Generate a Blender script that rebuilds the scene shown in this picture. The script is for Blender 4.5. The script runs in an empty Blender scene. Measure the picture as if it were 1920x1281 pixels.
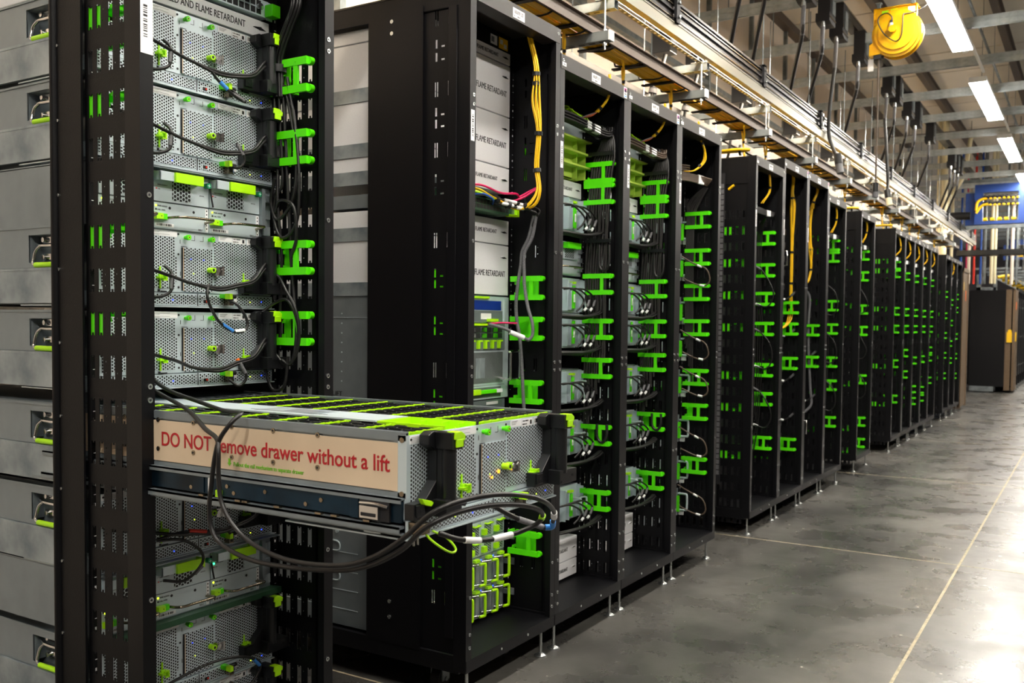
import bpy, math, random
from mathutils import Matrix, Vector
S = bpy.context.scene
C = S.collection
R = random.Random(7)

# ---------------------------------------------------------------- camera
F_PX, YAW, PITCH, ROLL = 1760.7, 0.5554, 0.0403, 0.0098
cam_d = bpy.data.cameras.new('camera')
cam = bpy.data.objects.new('camera', cam_d); C.objects.link(cam)
fw = Vector((-math.sin(YAW)*math.cos(PITCH), math.cos(YAW)*math.cos(PITCH), -math.sin(PITCH)))
r0 = Vector((math.cos(YAW), math.sin(YAW), 0)); u0 = r0.cross(fw)
rt = r0*math.cos(ROLL)+u0*math.sin(ROLL); up = -r0*math.sin(ROLL)+u0*math.cos(ROLL)
cam.matrix_world = Matrix(((rt.x, up.x, -fw.x, 1.7451), (rt.y, up.y, -fw.y, 0.0), (rt.z, up.z, -fw.z, 1.2747), (0, 0, 0, 1)))
cam_d.sensor_width = 36; cam_d.lens = 36*F_PX/1920; cam_d.shift_y = 37.45/1920
cam_d.clip_start = 0.05; cam_d.clip_end = 200
cam_d.dof.use_dof = True; cam_d.dof.focus_distance = 2.5; cam_d.dof.aperture_fstop = 7.0
S.camera = cam
# ---------------------------------------------------------------- world, view
S.view_settings.view_transform = 'Standard'; S.view_settings.look = 'None'
S.view_settings.gamma = 1; S.view_settings.use_curve_mapping = False
S.view_settings.exposure = 0.56
W = bpy.data.worlds.new('world'); S.world = W; W.use_nodes = True
W.node_tree.nodes['Background'].inputs[0].default_value = (0.85, 0.9, 1.0, 1)
W.node_tree.nodes['Background'].inputs[1].default_value = 0.16
LAMP = 62.0      # radiance of the ceiling tubes
STRIP = 75.0     # radiance of the strip light over the racks

# ---------------------------------------------------------------- materials
def lin(c):
    return tuple(((x/255)/12.92 if x/255 <= .04045 else ((x/255+.055)/1.055)**2.4) for x in c)
MAT = {}
def mat(name, rgb, rough=.5, metal=0., noise=0., nscale=40., bump=0., spec=.5, rgb2=None, stretch=None, coat=0.):
    m = bpy.data.materials.new(name); m.use_nodes = True; nt = m.node_tree; n = nt.nodes; L = nt.links
    b = n['Principled BSDF']; c = lin(rgb)
    b.inputs['Base Color'].default_value = (*c, 1); b.inputs['Roughness'].default_value = rough
    b.inputs['Metallic'].default_value = metal; b.inputs['Specular IOR Level'].default_value = spec
    b.inputs['Coat Weight'].default_value = coat
    if noise or bump:
        tc = n.new('ShaderNodeTexCoord'); mp = n.new('ShaderNodeMapping'); tx = n.new('ShaderNodeTexNoise')
        L.new(tc.outputs['Object'], mp.inputs[0]); L.new(mp.outputs[0], tx.inputs['Vector'])
        if stretch: mp.inputs['Scale'].default_value = stretch
        tx.inputs['Scale'].default_value = nscale; tx.inputs['Detail'].default_value = 5
        if noise:
            mx = n.new('ShaderNodeMix'); mx.data_type = 'RGBA'
            c2 = lin(rgb2) if rgb2 else tuple(x*(1-noise) for x in c)
            mx.inputs[6].default_value = (*c, 1); mx.inputs[7].default_value = (*c2, 1)
            rp = n.new('ShaderNodeValToRGB'); rp.color_ramp.elements[0].position = .35; rp.color_ramp.elements[1].position = .68
            L.new(tx.outputs['Fac'], rp.inputs[0]); L.new(rp.outputs[0], mx.inputs[0]); L.new(mx.outputs[2], b.inputs['Base Color'])
        if bump:
            bp = n.new('ShaderNodeBump'); bp.inputs['Strength'].default_value = bump; bp.inputs['Distance'].default_value = .002
            L.new(tx.outputs['Fac'], bp.inputs['Height']); L.new(bp.outputs[0], b.inputs['Normal'])
    MAT[name] = m; return m
def emit(name, rgb, strength):
    m = bpy.data.materials.new(name); m.use_nodes = True; b = m.node_tree.nodes['Principled BSDF']
    b.inputs['Base Color'].default_value = (*lin(rgb), 1); b.inputs['Emission Color'].default_value = (*lin(rgb), 1)
    b.inputs['Emission Strength'].default_value = strength; MAT[name] = m; return m
def hexmat(name, rgb, pitch, hole, metal=.3, rough=.4, dark=(9, 11, 14), dark2=None):
    m = bpy.data.materials.new(name); m.use_nodes = True; nt = m.node_tree; n = nt.nodes; L = nt.links
    b = n['Principled BSDF']; b.inputs['Roughness'].default_value = rough
    tc = n.new('ShaderNodeTexCoord'); sp = n.new('ShaderNodeSeparateXYZ'); cb = n.new('ShaderNodeCombineXYZ')
    L.new(tc.outputs['Object'], sp.inputs[0]); L.new(sp.outputs[2], cb.inputs[0]); L.new(sp.outputs[1], cb.inputs[1])
    s = Vector((1, 1.7320508, 1))
    def vm(op, a, bv):
        x = n.new('ShaderNodeVectorMath'); x.operation = op; L.new(a, x.inputs[0])
        if bv is not None:
            x.inputs[1].default_value = bv
        return x.outputs['Value' if op == 'LENGTH' else 'Vector']
    p = vm('ADD', vm('SCALE', cb.outputs[0], None), s*1000)
    n.get('Vector Math') and None
    for x in n:
        if x.type == 'VECT_MATH' and x.operation == 'SCALE': x.inputs['Scale'].default_value = 1/pitch
    a = vm('LENGTH', vm('MULTIPLY', vm('SUBTRACT', vm('MODULO', p, s), s/2), (1, 1, 0)), None)
    c = vm('LENGTH', vm('MULTIPLY', vm('SUBTRACT', vm('MODULO', vm('ADD', p, s/2), s), s/2), (1, 1, 0)), None)
    mn = n.new('ShaderNodeMath'); mn.operation = 'MINIMUM'; L.new(a, mn.inputs[0]); L.new(c, mn.inputs[1])
    lt = n.new('ShaderNodeMath'); lt.operation = 'LESS_THAN'; L.new(mn.outputs[0], lt.inputs[0]); lt.inputs[1].default_value = hole
    mx = n.new('ShaderNodeMix'); mx.data_type = 'RGBA'; L.new(lt.outputs[0], mx.inputs[0])
    mx.inputs[6].default_value = (*lin(rgb), 1); mx.inputs[7].default_value = (*lin(dark), 1)
    L.new(mx.outputs[2], b.inputs['Base Color'])
    mm = n.new('ShaderNodeMath'); mm.operation = 'MULTIPLY_ADD'; L.new(lt.outputs[0], mm.inputs[0]); mm.inputs[1].default_value = -metal; mm.inputs[2].default_value = metal
    L.new(mm.outputs[0], b.inputs['Metallic'])
    MAT[name] = m; return m
mat('black', (13, 13, 16), .45, .0, .2, 300, .2, .2)
mat('black_edge', (12, 12, 15), .38, 0, 0, 40, 0, .25)
mat('black_plastic', (17, 18, 21), .36, 0)
mat('beam', (40, 35, 31), .5, .1, .15, 300, .2)
mat('steel', (206, 220, 226), .38, .35, .08, 8)
mat('steel_dark', (138, 148, 154), .4, .5, .15, 12)
mat('blue_steel', (22, 52, 72), .35, .6, .3, 10, 0, .5, (10, 26, 36))
mat('zinc', (176, 186, 190), .45, .4, .3, 9, 0, .5, (112, 124, 132), (1, 5, 1))
mat('galv', (128, 135, 137), .42, .35, .3, 14, 0, .5, (98, 105, 108))
mat('galv_lit', (186, 194, 195), .42, .2, .2, 14, 0, .5, (150, 158, 160))  # light put into the colour: galv lightened for dimly lit ceiling struts
mat('chrome', (215, 215, 215), .14, 1.)
mat('bronze', (150, 138, 120), .25, 1.)
mat('screw', (200, 205, 205), .25, .9)
mat('green', (88, 226, 10), .35, 0, 0, 40, 0, .4)
mat('lime', (176, 240, 10), .38)
mat('olive_green', (182, 212, 84), .5)
mat('cable_sheen', (46, 44, 44), .3)  # cable black lightened, its grey sheen put into the base colour
mat('dark_green', (10, 130, 84), .4)
mat('pcb_green', (52, 92, 66), .4, .3)
mat('yellow', (246, 196, 14), .4)
mat('yellow_paint', (225, 176, 0), .35, 0, .15, 12, 0, .5, (215, 150, 0), None, .3)
mat('orange', (245, 110, 20), .4)
mat('cable', (20, 19, 20), .38)
mat('cable_gray', (110, 110, 114), .5, 0, .4, 200)
mat('cable_brown', (84, 70, 58), .45)
mat('white', (236, 238, 240), .5)
mat('label', (240, 241, 242), .5)
mat('card', (226, 227, 230), .65, 0, .05, 200)
mat('ink', (22, 22, 26), .6)
mat('ink_gray', (120, 124, 128), .6)
mat('ink_red', (176, 16, 30), .5)
mat('ink_green', (110, 190, 20), .5)
mat('sign', (228, 205, 176), .3, 0, .1, 3, 0, .5, (206, 184, 156))
mat('magenta', (214, 20, 96), .4)
mat('blue', (30, 80, 170), .4)
mat('blue_paint', (22, 62, 138), .45, 0, .2, 6)
mat('blue_sleeve', (60, 140, 225), .4)
mat('pink', (214, 60, 140), .5)
mat('red', (220, 50, 30), .4)
mat('brown_panel', (112, 92, 70), .5, .2, .15, 20)
mat('aluminium', (128, 124, 110), .4, .3)
mat('dark_metal', (16, 14, 13), .35, 0, 0, 40, 0, .4)
mat('tray_brown', (92, 78, 66), .5, .1)
mat('ceiling_panel', (214, 206, 192), .75, 0, .06, 2)
mat('ceiling_beam', (84, 72, 62), .5, .3)
mat('wall_poly', (226, 212, 196), .6, 0, .14, 30, 0, .4, None, (1, 6, .15))
mat('wall_dark', (120, 112, 108), .6, 0, .1, 3)
mat('cream', (226, 216, 180), .5)
mat('joint', (190, 178, 150), .7, 0, .4, 60)
mat('rubber', (22, 22, 22), .7)
emit('lamp', (255, 248, 236), LAMP)
emit('strip_lamp', (255, 236, 208), STRIP)
emit('led_blue', (30, 60, 255), 5)
emit('led_green', (40, 255, 130), 6)
emit('led_yellow', (220, 255, 40), 3)
emit('led_orange', (255, 170, 40), 2)
hexmat('mesh', (206, 218, 224), .0074, .335)
hexmat('mesh_coarse', (200, 212, 218), .0098, .40)
hexmat('mesh_fine', (150, 158, 158), .0042, .36)
hexmat('mesh_blue', (30, 70, 190), .0042, .30, dark=(4, 8, 30))
# floor
def floor_material():
    m = bpy.data.materials.new('polished_concrete'); m.use_nodes = True; nt = m.node_tree; n = nt.nodes; L = nt.links
    b = n['Principled BSDF']; tc = n.new('ShaderNodeTexCoord')
    def nz(sc, det, rough=.6, st=(1, 1, 1)):
        mp = n.new('ShaderNodeMapping'); mp.inputs['Scale'].default_value = st; t = n.new('ShaderNodeTexNoise')
        t.inputs['Scale'].default_value = sc; t.inputs['Detail'].default_value = det; t.inputs['Roughness'].default_value = rough
        L.new(tc.outputs['Object'], mp.inputs[0]); L.new(mp.outputs[0], t.inputs['Vector']); return t
    def ramp(src, a, ca, bb, cb):
        r = n.new('ShaderNodeValToRGB'); r.color_ramp.interpolation = 'EASE'; r.color_ramp.elements[0].position = a; r.color_ramp.elements[0].color = (*ca, 1)
        r.color_ramp.elements[1].position = bb; r.color_ramp.elements[1].color = (*cb, 1); L.new(src, r.inputs[0]); return r
    def mix(f, a, bb, mode='MIX'):
        x = n.new('ShaderNodeMix'); x.data_type = 'RGBA'; x.blend_type = mode
        if isinstance(f, float): x.inputs[0].default_value = f
        else: L.new(f, x.inputs[0])
        L.new(a, x.inputs[6]); L.new(bb, x.inputs[7]); return x.outputs[2]
    big = ramp(nz(1.1, 6, .55, (1, .6, 1)).outputs['Fac'], .24, lin((36, 36, 37)), .72, lin((112, 110, 105)))
    med = ramp(nz(5, 9, .62).outputs['Fac'], .22, (.55, .55, .55), .78, (1, 1, 1))
    col = mix(.7, big.outputs[0], med.outputs[0], 'MULTIPLY')
    fine = ramp(nz(160, 3).outputs['Fac'], .3, (.8, .8, .8), .7, (1, 1, 1))
    col = mix(.6, col, fine.outputs[0], 'MULTIPLY')
    vo = n.new('ShaderNodeTexVoronoi'); vo.inputs['Scale'].default_value = 9; L.new(tc.outputs['Object'], vo.inputs['Vector'])
    sp = n.new('ShaderNodeSeparateColor'); L.new(vo.outputs['Color'], sp.inputs[0])
    th = n.new('ShaderNodeMath'); th.operation = 'MULTIPLY'; L.new(sp.outputs[0], th.inputs[0]); th.inputs[1].default_value = .075
    lt = n.new('ShaderNodeMath'); lt.operation = 'LESS_THAN'; L.new(vo.outputs['Distance'], lt.inputs[0]); L.new(th.outputs[0], lt.inputs[1])
    k = n.new('ShaderNodeRGB'); k.outputs[0].default_value = (*lin((205, 198, 186)), 1)
    col = mix(lt.outputs[0], col, k.outputs[0])
    L.new(col, b.inputs['Base Color'])
    rr = ramp(nz(3, 6).outputs['Fac'], .3, (.22, .22, .22), .75, (.40, .40, .40)); L.new(rr.outputs[0], b.inputs['Roughness'])
    b.inputs['Specular IOR Level'].default_value = .6
    bp = n.new('ShaderNodeBump'); bp.inputs['Strength'].default_value = .12; bp.inputs['Distance'].default_value = .004
    L.new(nz(9, 6).outputs['Fac'], bp.inputs['Height']); L.new(bp.outputs[0], b.inputs['Normal'])
    MAT['floor'] = m
floor_material()

# ---------------------------------------------------------------- mesh tools
class MB:
    def __init__(s): s.v = []; s.f = []; s.m = []; s.s = []
    def _a(s, vs, fs, mi, sm=False):
        o = len(s.v); s.v += [tuple(p) for p in vs]
        for f in fs: s.f.append(tuple(i+o for i in f)); s.m.append(mi); s.s.append(sm)
        return s
    def box(s, x0, x1, y0, y1, z0, z1, mi=0):
        if x0 > x1: x0, x1 = x1, x0
        if y0 > y1: y0, y1 = y1, y0
        if z0 > z1: z0, z1 = z1, z0
        return s._a([(x0,y0,z0),(x1,y0,z0),(x1,y1,z0),(x0,y1,z0),(x0,y0,z1),(x1,y0,z1),(x1,y1,z1),(x0,y1,z1)],
                    [(0,3,2,1),(4,5,6,7),(0,1,5,4),(1,2,6,5),(2,3,7,6),(3,0,4,7)], mi)
    def tube(s, pts, r, n=8, mi=0, sub=6, closed=False, caps=True):
        P = [Vector(p) for p in pts]
        if sub > 1 and len(P) > 2:
            Q = []
            for i in range(len(P)-1):
                a = P[i-1] if i else P[0]*2-P[1]; b, c = P[i], P[i+1]; d = P[i+2] if i+2 < len(P) else c*2-b
                for k in range(sub):
                    t = k/sub
                    Q.append(.5*((2*b)+(c-a)*t+(2*a-5*b+4*c-d)*t*t+(3*b-a-3*c+d)*t**3))
            Q.append(P[-1]); P = Q
        N = None; vs = []
        for i, p in enumerate(P):
            t = (P[min(i+1, len(P)-1)]-P[max(i-1, 0)])
            t = t.normalized() if t.length > 1e-9 else Vector((0, 0, 1))
            if N is None:
                N = t.orthogonal().normalized()
            else:
                N = (N-t*N.dot(t)); N = N.normalized() if N.length > 1e-6 else t.orthogonal().normalized()
            B = t.cross(N)
            rr = r[i] if isinstance(r, (list, tuple)) else r
            for k in range(n):
                a = 2*math.pi*k/n; vs.append(p+(N*math.cos(a)+B*math.sin(a))*rr)
        fs = []
        for i in range(len(P)-1):
            for k in range(n):
                a = i*n+k; b = i*n+(k+1) % n; fs.append((a, b, b+n, a+n))
        s._a(vs, fs, mi, True)
        if caps: s._a(vs[:n], [tuple(range(n))[::-1]], mi); s._a(vs[-n:], [tuple(range(n))], mi)
        return s
    def cyl(s, p0, p1, r, n=12, mi=0, r2=None):
        return s.tube([p0, p1], r if r2 is None else [r, r2], n, mi, 1)
    def prism(s, poly, ax, a0, a1, mi=0):
        def mk(u, v, w):
            return {'x': (w, u, v), 'y': (u, w, v), 'z': (u, v, w)}[ax]
        n = len(poly); vs = [mk(u, v, a0) for u, v in poly]+[mk(u, v, a1) for u, v in poly]
        fs = [tuple(range(n))[::-1], tuple(range(n, 2*n))]+[(i, (i+1) % n, n+(i+1) % n, n+i) for i in range(n)]
        if ax == 'y': fs = [f[::-1] for f in fs]
        return s._a(vs, fs, mi)
    def plate(s, ax, a0, a1, u0, u1, v0, v1, holes, mi=0):
        us = sorted({u0, u1} | {h[0] for h in holes} | {h[1] for h in holes}); vs_ = sorted({v0, v1} | {h[2] for h in holes} | {h[3] for h in holes})
        def hol(i, j):
            if i < 0 or j < 0 or i >= len(us)-1 or j >= len(vs_)-1: return True
            u = (us[i]+us[i+1])/2; v = (vs_[j]+vs_[j+1])/2
            return any(h[0] < u < h[1] and h[2] < v < h[3] for h in holes)
        def mk(u, v, w): return {'x': (w, u, v), 'y': (u, w, v), 'z': (u, v, w)}[ax]
        for i in range(len(us)-1):
            for j in range(len(vs_)-1):
                if hol(i, j): continue
                a, b, c, d = us[i], us[i+1], vs_[j], vs_[j+1]
                for w in (a0, a1): s._a([mk(a, c, w), mk(b, c, w), mk(b, d, w), mk(a, d, w)], [(0, 1, 2, 3)], mi)
                for di, dj, e in ((-1, 0, (a, c, a, d)), (1, 0, (b, c, b, d)), (0, -1, (a, c, b, c)), (0, 1, (a, d, b, d))):
                    if hol(i+di, j+dj): s._a([mk(e[0], e[1], a0), mk(e[2], e[3], a0), mk(e[2], e[3], a1), mk(e[0], e[1], a1)], [(0, 1, 2, 3)], mi)
        return s
    def mesh(s, name, mats):
        me = bpy.data.meshes.new(name); me.from_pydata(s.v, [], s.f)
        for m in ([mats] if isinstance(mats, str) else mats): me.materials.append(MAT[m])
        me.polygons.foreach_set('material_index', s.m); me.polygons.foreach_set('use_smooth', s.s); me.update(); return me
    def build(s, name, mats, parent=None, loc=(0, 0, 0), bevel=0):
        return obj(name, s.mesh(name, mats), parent, loc, bevel)
def obj(name, me, parent=None, loc=(0, 0, 0), bevel=0):
    o = bpy.data.objects.new(name, me); C.objects.link(o); o.location = loc
    if parent: o.parent = parent
    if bevel:
        b = o.modifiers.new('bevel', 'BEVEL'); b.width = bevel; b.segments = 2; b.limit_method = 'ANGLE'
    return o
def tag(o, label, cat=None, group=None, kind=None):
    if label: o['label'] = label
    if cat: o['category'] = cat
    if group: o['group'] = group
    if kind: o['kind'] = kind
    return o
def thing(name, label, cat, loc=(0, 0, 0), group=None):
    o = bpy.data.objects.new(name, None); C.objects.link(o); o.location = loc; o.empty_display_size = .05
    return tag(o, label, cat, group)
def struct(name, b, mats, loc=(0, 0, 0)): return tag(b.build(name, mats, None, loc), None, None, None, 'structure')
KIDS = {}
def copy_tree(o, loc, label=None, group=None):
    """a thing, its parts and their sub-parts"""
    if not KIDS.get('_n') == len(bpy.data.objects):
        KIDS.clear()
        for x in bpy.data.objects:
            if x.parent: KIDS.setdefault(x.parent.name, []).append(x)
    def cp(a, par):
        c = a.copy(); C.objects.link(c); c.parent = par
        for k in KIDS.get(a.name, []): cp(k, c)
        return c
    c = cp(o, None); c.location = loc
    if label: c['label'] = label
    if group: c['group'] = group
    return c
_txt = {}
def text(name, body, size, m, parent, loc, face='x', align='LEFT', sx=1., depth=.0004, bold=0.0, w=0.):
    """flat lettering; face 'x' reads along +y on a +x face, '-y' reads along +x on a -y face"""
    key = (body, size, m, face, align, sx, bold, w)
    if key not in _txt:
        cu = bpy.data.curves.new(name, 'FONT'); cu.body = body; cu.size = size; cu.extrude = depth; cu.align_x = align; cu.offset = bold
        t = bpy.data.objects.new('t', cu); C.objects.link(t)
        me = bpy.data.meshes.new_from_object(t.evaluated_get(bpy.context.evaluated_depsgraph_get())); bpy.data.objects.remove(t)
        if w: xs = [v.co.x for v in me.vertices]; sx = w/(max(xs)-min(xs))
        for v in me.vertices:
            x, y, z = v.co; x *= sx
            v.co = {'x': (z, x, y), '-y': (x, -z, y)}[face]
        me.materials.clear(); me.materials.append(MAT[m]); _txt[key] = me
    return obj(name, _txt[key], parent, loc)
def barcode(b, x, y0, y1, z0, z1, mi, n=14, vertical=False, seed=1):
    q = random.Random(seed)
    t = 0.
    L = (z1-z0) if vertical else (y1-y0)
    while t < L:
        w = q.choice((.0008, .0012, .002))*(L/.03 if L > .03 else 1); w = min(w, L-t)
        if vertical: b.box(x, x+.0004, y0, y1, z0+t, z0+t+w, mi)
        else: b.box(x, x+.0004, y0+t, y0+t+w, z0, z1, mi)
        t += w+q.choice((.0008, .0012, .002))*(L/.03 if L > .03 else 1)
    return b
CACHE = {}
ORD = 'first second third fourth fifth sixth seventh eighth ninth tenth eleventh twelfth thirteenth fourteenth fifteenth sixteenth seventeenth eighteenth nineteenth twentieth twenty-first twenty-second'.split()
def cached(key, fn):
    if key not in CACHE: CACHE[key] = fn()
    return CACHE[key]

# ================================================================ THE SETTING
b = MB(); b.box(-4, 7, -6, 44, -.1, 0); struct('floor', b, 'floor')
b = MB(); b.box(1.1535, 1.1655, -5, 30, 0, .0012); struct('trim_1', b, 'joint')
for i, y in enumerate((-.43, 2.54, 5.52, 8.49, 11.46, 14.35, 17.3, 20.2)):
    b = MB(); b.box(-3.9, 6.9, y-.004, y+.004, 0, .0009); struct('trim_%d' % (i+2), b, 'joint')
# roof deck of wide white panels with narrow seams between them
b = MB(); b.box(-4, 7, -6, 44, 4.66, 4.8)
y = -6
while y < 44:
    b.box(-4, 7, y+.012, y+.95, 4.63, 4.66); y += .98
struct('ceiling', b, 'ceiling_panel')
b = MB(); b.box(-1.36, -1.3, -6, 18.6, 0, 4.63)
struct('wall_left', b, 'wall_poly')
b = MB(); b.box(6.9, 7, -6, 44, 0, 4.63); struct('wall_right', b, 'wall_dark')
b = MB(); b.box(-4, 7, 43.9, 44, 0, 4.63); struct('wall_back', b, 'wall_dark')
b = MB(); b.box(-4, 7, -6, -5.9, 0, 4.63); struct('wall_front', b, 'wall_dark')
n = 12
for k in range(15):
    y = 2.1+1.21*k; b = MB(); b.box(-1.3, -1.262, y, y+.04, 2.2, 4.6); struct('trim_%d' % n, b, 'galv'); n += 1
for z in (2.35, 3.42):
    b = MB(); b.box(-1.3, -1.256, -3, 18.5, z, z+.04); struct('trim_%d' % n, b, 'galv'); n += 1
b = MB(); b.box(-1.3, -1.2, -6, 18.5, 4.55, 4.63); struct('trim_%d' % n, b, 'ceiling_beam'); n += 1
for i, (x, y0_, y1_) in enumerate(((-.24, 3, 43), (.80, 3, 43), (2.6, -5, 43))):
    t = thing('ceiling_beam', ('dark steel beam running along the roof behind the hanging cord boxes', 'dark steel beam along the roof to the right of the tube lights', 'dark steel roof beam over the far side of the aisle')[i], 'beam', (x, y0_, 4.3))
    L_ = y1_-y0_
    MB().box(-.035, .035, 0, L_, .17, .182).build('lower_flange', 'ceiling_beam', t)
    MB().box(-.006, .006, 0, L_, .182, .318).build('web', 'ceiling_beam', t)
    MB().box(-.035, .035, 0, L_, .318, .33).build('upper_flange', 'ceiling_beam', t)

# ================================================================ RACKS
BR = [.46, .75, .94, 1.04, 1.21, 1.40, 1.60, 1.80, 1.89]
def bracket_mesh(side, plate=(-.165, -.132)):
    """lime green cable bracket; side +1 hangs on a panel at y=0 and stands out towards -y"""
    def fn():
        b = MB(); s = -side
        def bx(x0, x1, y0, y1, z0, z1): b.box(x0, x1, s*y0, s*y1, z0, z1)
        for z in (0, .0715):
            bx(-.180, -.046, .034, .043, z, z+.0205)
            b.cyl((-.046, s*.034, z+.0102), (-.046, s*.020, z+.0102), .0102, 12)
            bx(-.180, -.172, .001, .034, z+.002, z+.0185)
            bx(-.056, -.046, .018, .034, z, z+.0205)
            bx(-.120, -.112, .002, .034, z+.004, z+.012)
        bx(-.095, -.079, .035, .042, .02, .072)
        bx(plate[0], plate[1], .001, .005, .004, .088)
        bx(-.168, -.160, .005, .03, .02, .03); bx(-.168, -.160, .005, .03, .06, .07)
        b.cyl((-.087, s*.043, .082), (-.087, s*.0445, .082), .0035, 10)
        return b.mesh('cable_bracket', 'green')
    return cached('br%d%.3f' % (side, plate[1]), fn)
def slots_std():
    h = []
    for k in range(20):
        z = 1.948-.0975*k
        for x in (-.193, -.163, -.121, -.082): h += [(x, x+.0055, z-.026, z+.026), (x+.0055, x+.010, z-.020, z+.022), (x+.010, x+.0155, z-.026, z+.026)]
        for x in (-.140, -.099): h += [(x, x+.003, z+.011, z+.014), (x, x+.003, z-.014, z-.011)]
    return h
def slots_22():
    h = []; Z = lambda y: 1.454-(y-505)*.00179
    for a, c in ((28, 55), (158, 185), (270, 297), (437, 465), (680, 708), (815, 840), (1112, 1138)):
        for x in (-.150, -.141, -.096, -.087): h.append((x, x+.005, Z(c), Z(a)))
    for a, c in ((80, 120), (205, 243), (328, 367), (504, 540), (592, 628), (730, 768), (900, 938), (1053, 1092)):
        for u, v in ((a, a+16), (c-16, c)):
            for x in (-.148, -.092): h.append((x, x+.008, Z(v), Z(u)))
            h.append((-.124, -.110, Z(v)+.002, Z(v)+.008))
    return h
def side_panel_mesh(kind, hole=False):
    def fn():
        h = {'std': slots_std, 's22': slots_22}[kind]()
        b = MB(); b.plate('y', 0, .0016, -.2, -.052, .16, 2.20, h); b.box(-.202, -.198, 0, .010, .16, 2.2); b.box(-.054, -.05, 0, .008, .16, 2.2)
        return b.mesh('slotted_side_panel', 'black')
    return cached('sp'+kind, fn)
def post_mesh(H, side, w=.034):
    def fn():
        b = MB(); a, c = (0, w) if side < 0 else (.6-w, .6)
        b.box(-.006, 0, a, c, .108, H)
        o = (0, .004) if side < 0 else (.596, .6); b.box(-.05, -.006, o[0], o[1], .108, H)
        i = (w-.003, w) if side < 0 else (.6-w, .6-w+.003); b.box(-.022, -.006, i[0], i[1], .15, H-.05)
        m_ = (a+c)/2+.004*(-side)
        for z in (.19, .235, .36, .66, 1.10, 1.13, 1.545, 1.99, 2.02, H-.02):
            b.cyl((0, m_, z), (.0022, m_, z), .0062, 10, 1); b.cyl((.0022, m_, z), (.0026, m_, z), .0030, 6, 2)
        return b.mesh('post', ['black_edge', 'screw', 'ink'])
    return cached('post%.2f%d%.3f' % (H, side, w), fn)
def rail_mesh(H):
    def fn():
        b = MB(); b.box(-.212, -.197, 0, .014, .16, H-.06)
        z = .2; k = 0
        while z < H-.12:
            b.box(-.197, -.1965, .004, .0105, z, z+.0016, 1)
            if k % 2: b.box(-.197, -.1965, .004, .008, z+.022, z+.029, 1)
            z += .048; k += 1
        return b.mesh('equipment_rail', ['black', 'label'])
    return cached('rail%.2f' % H, fn)
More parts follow.
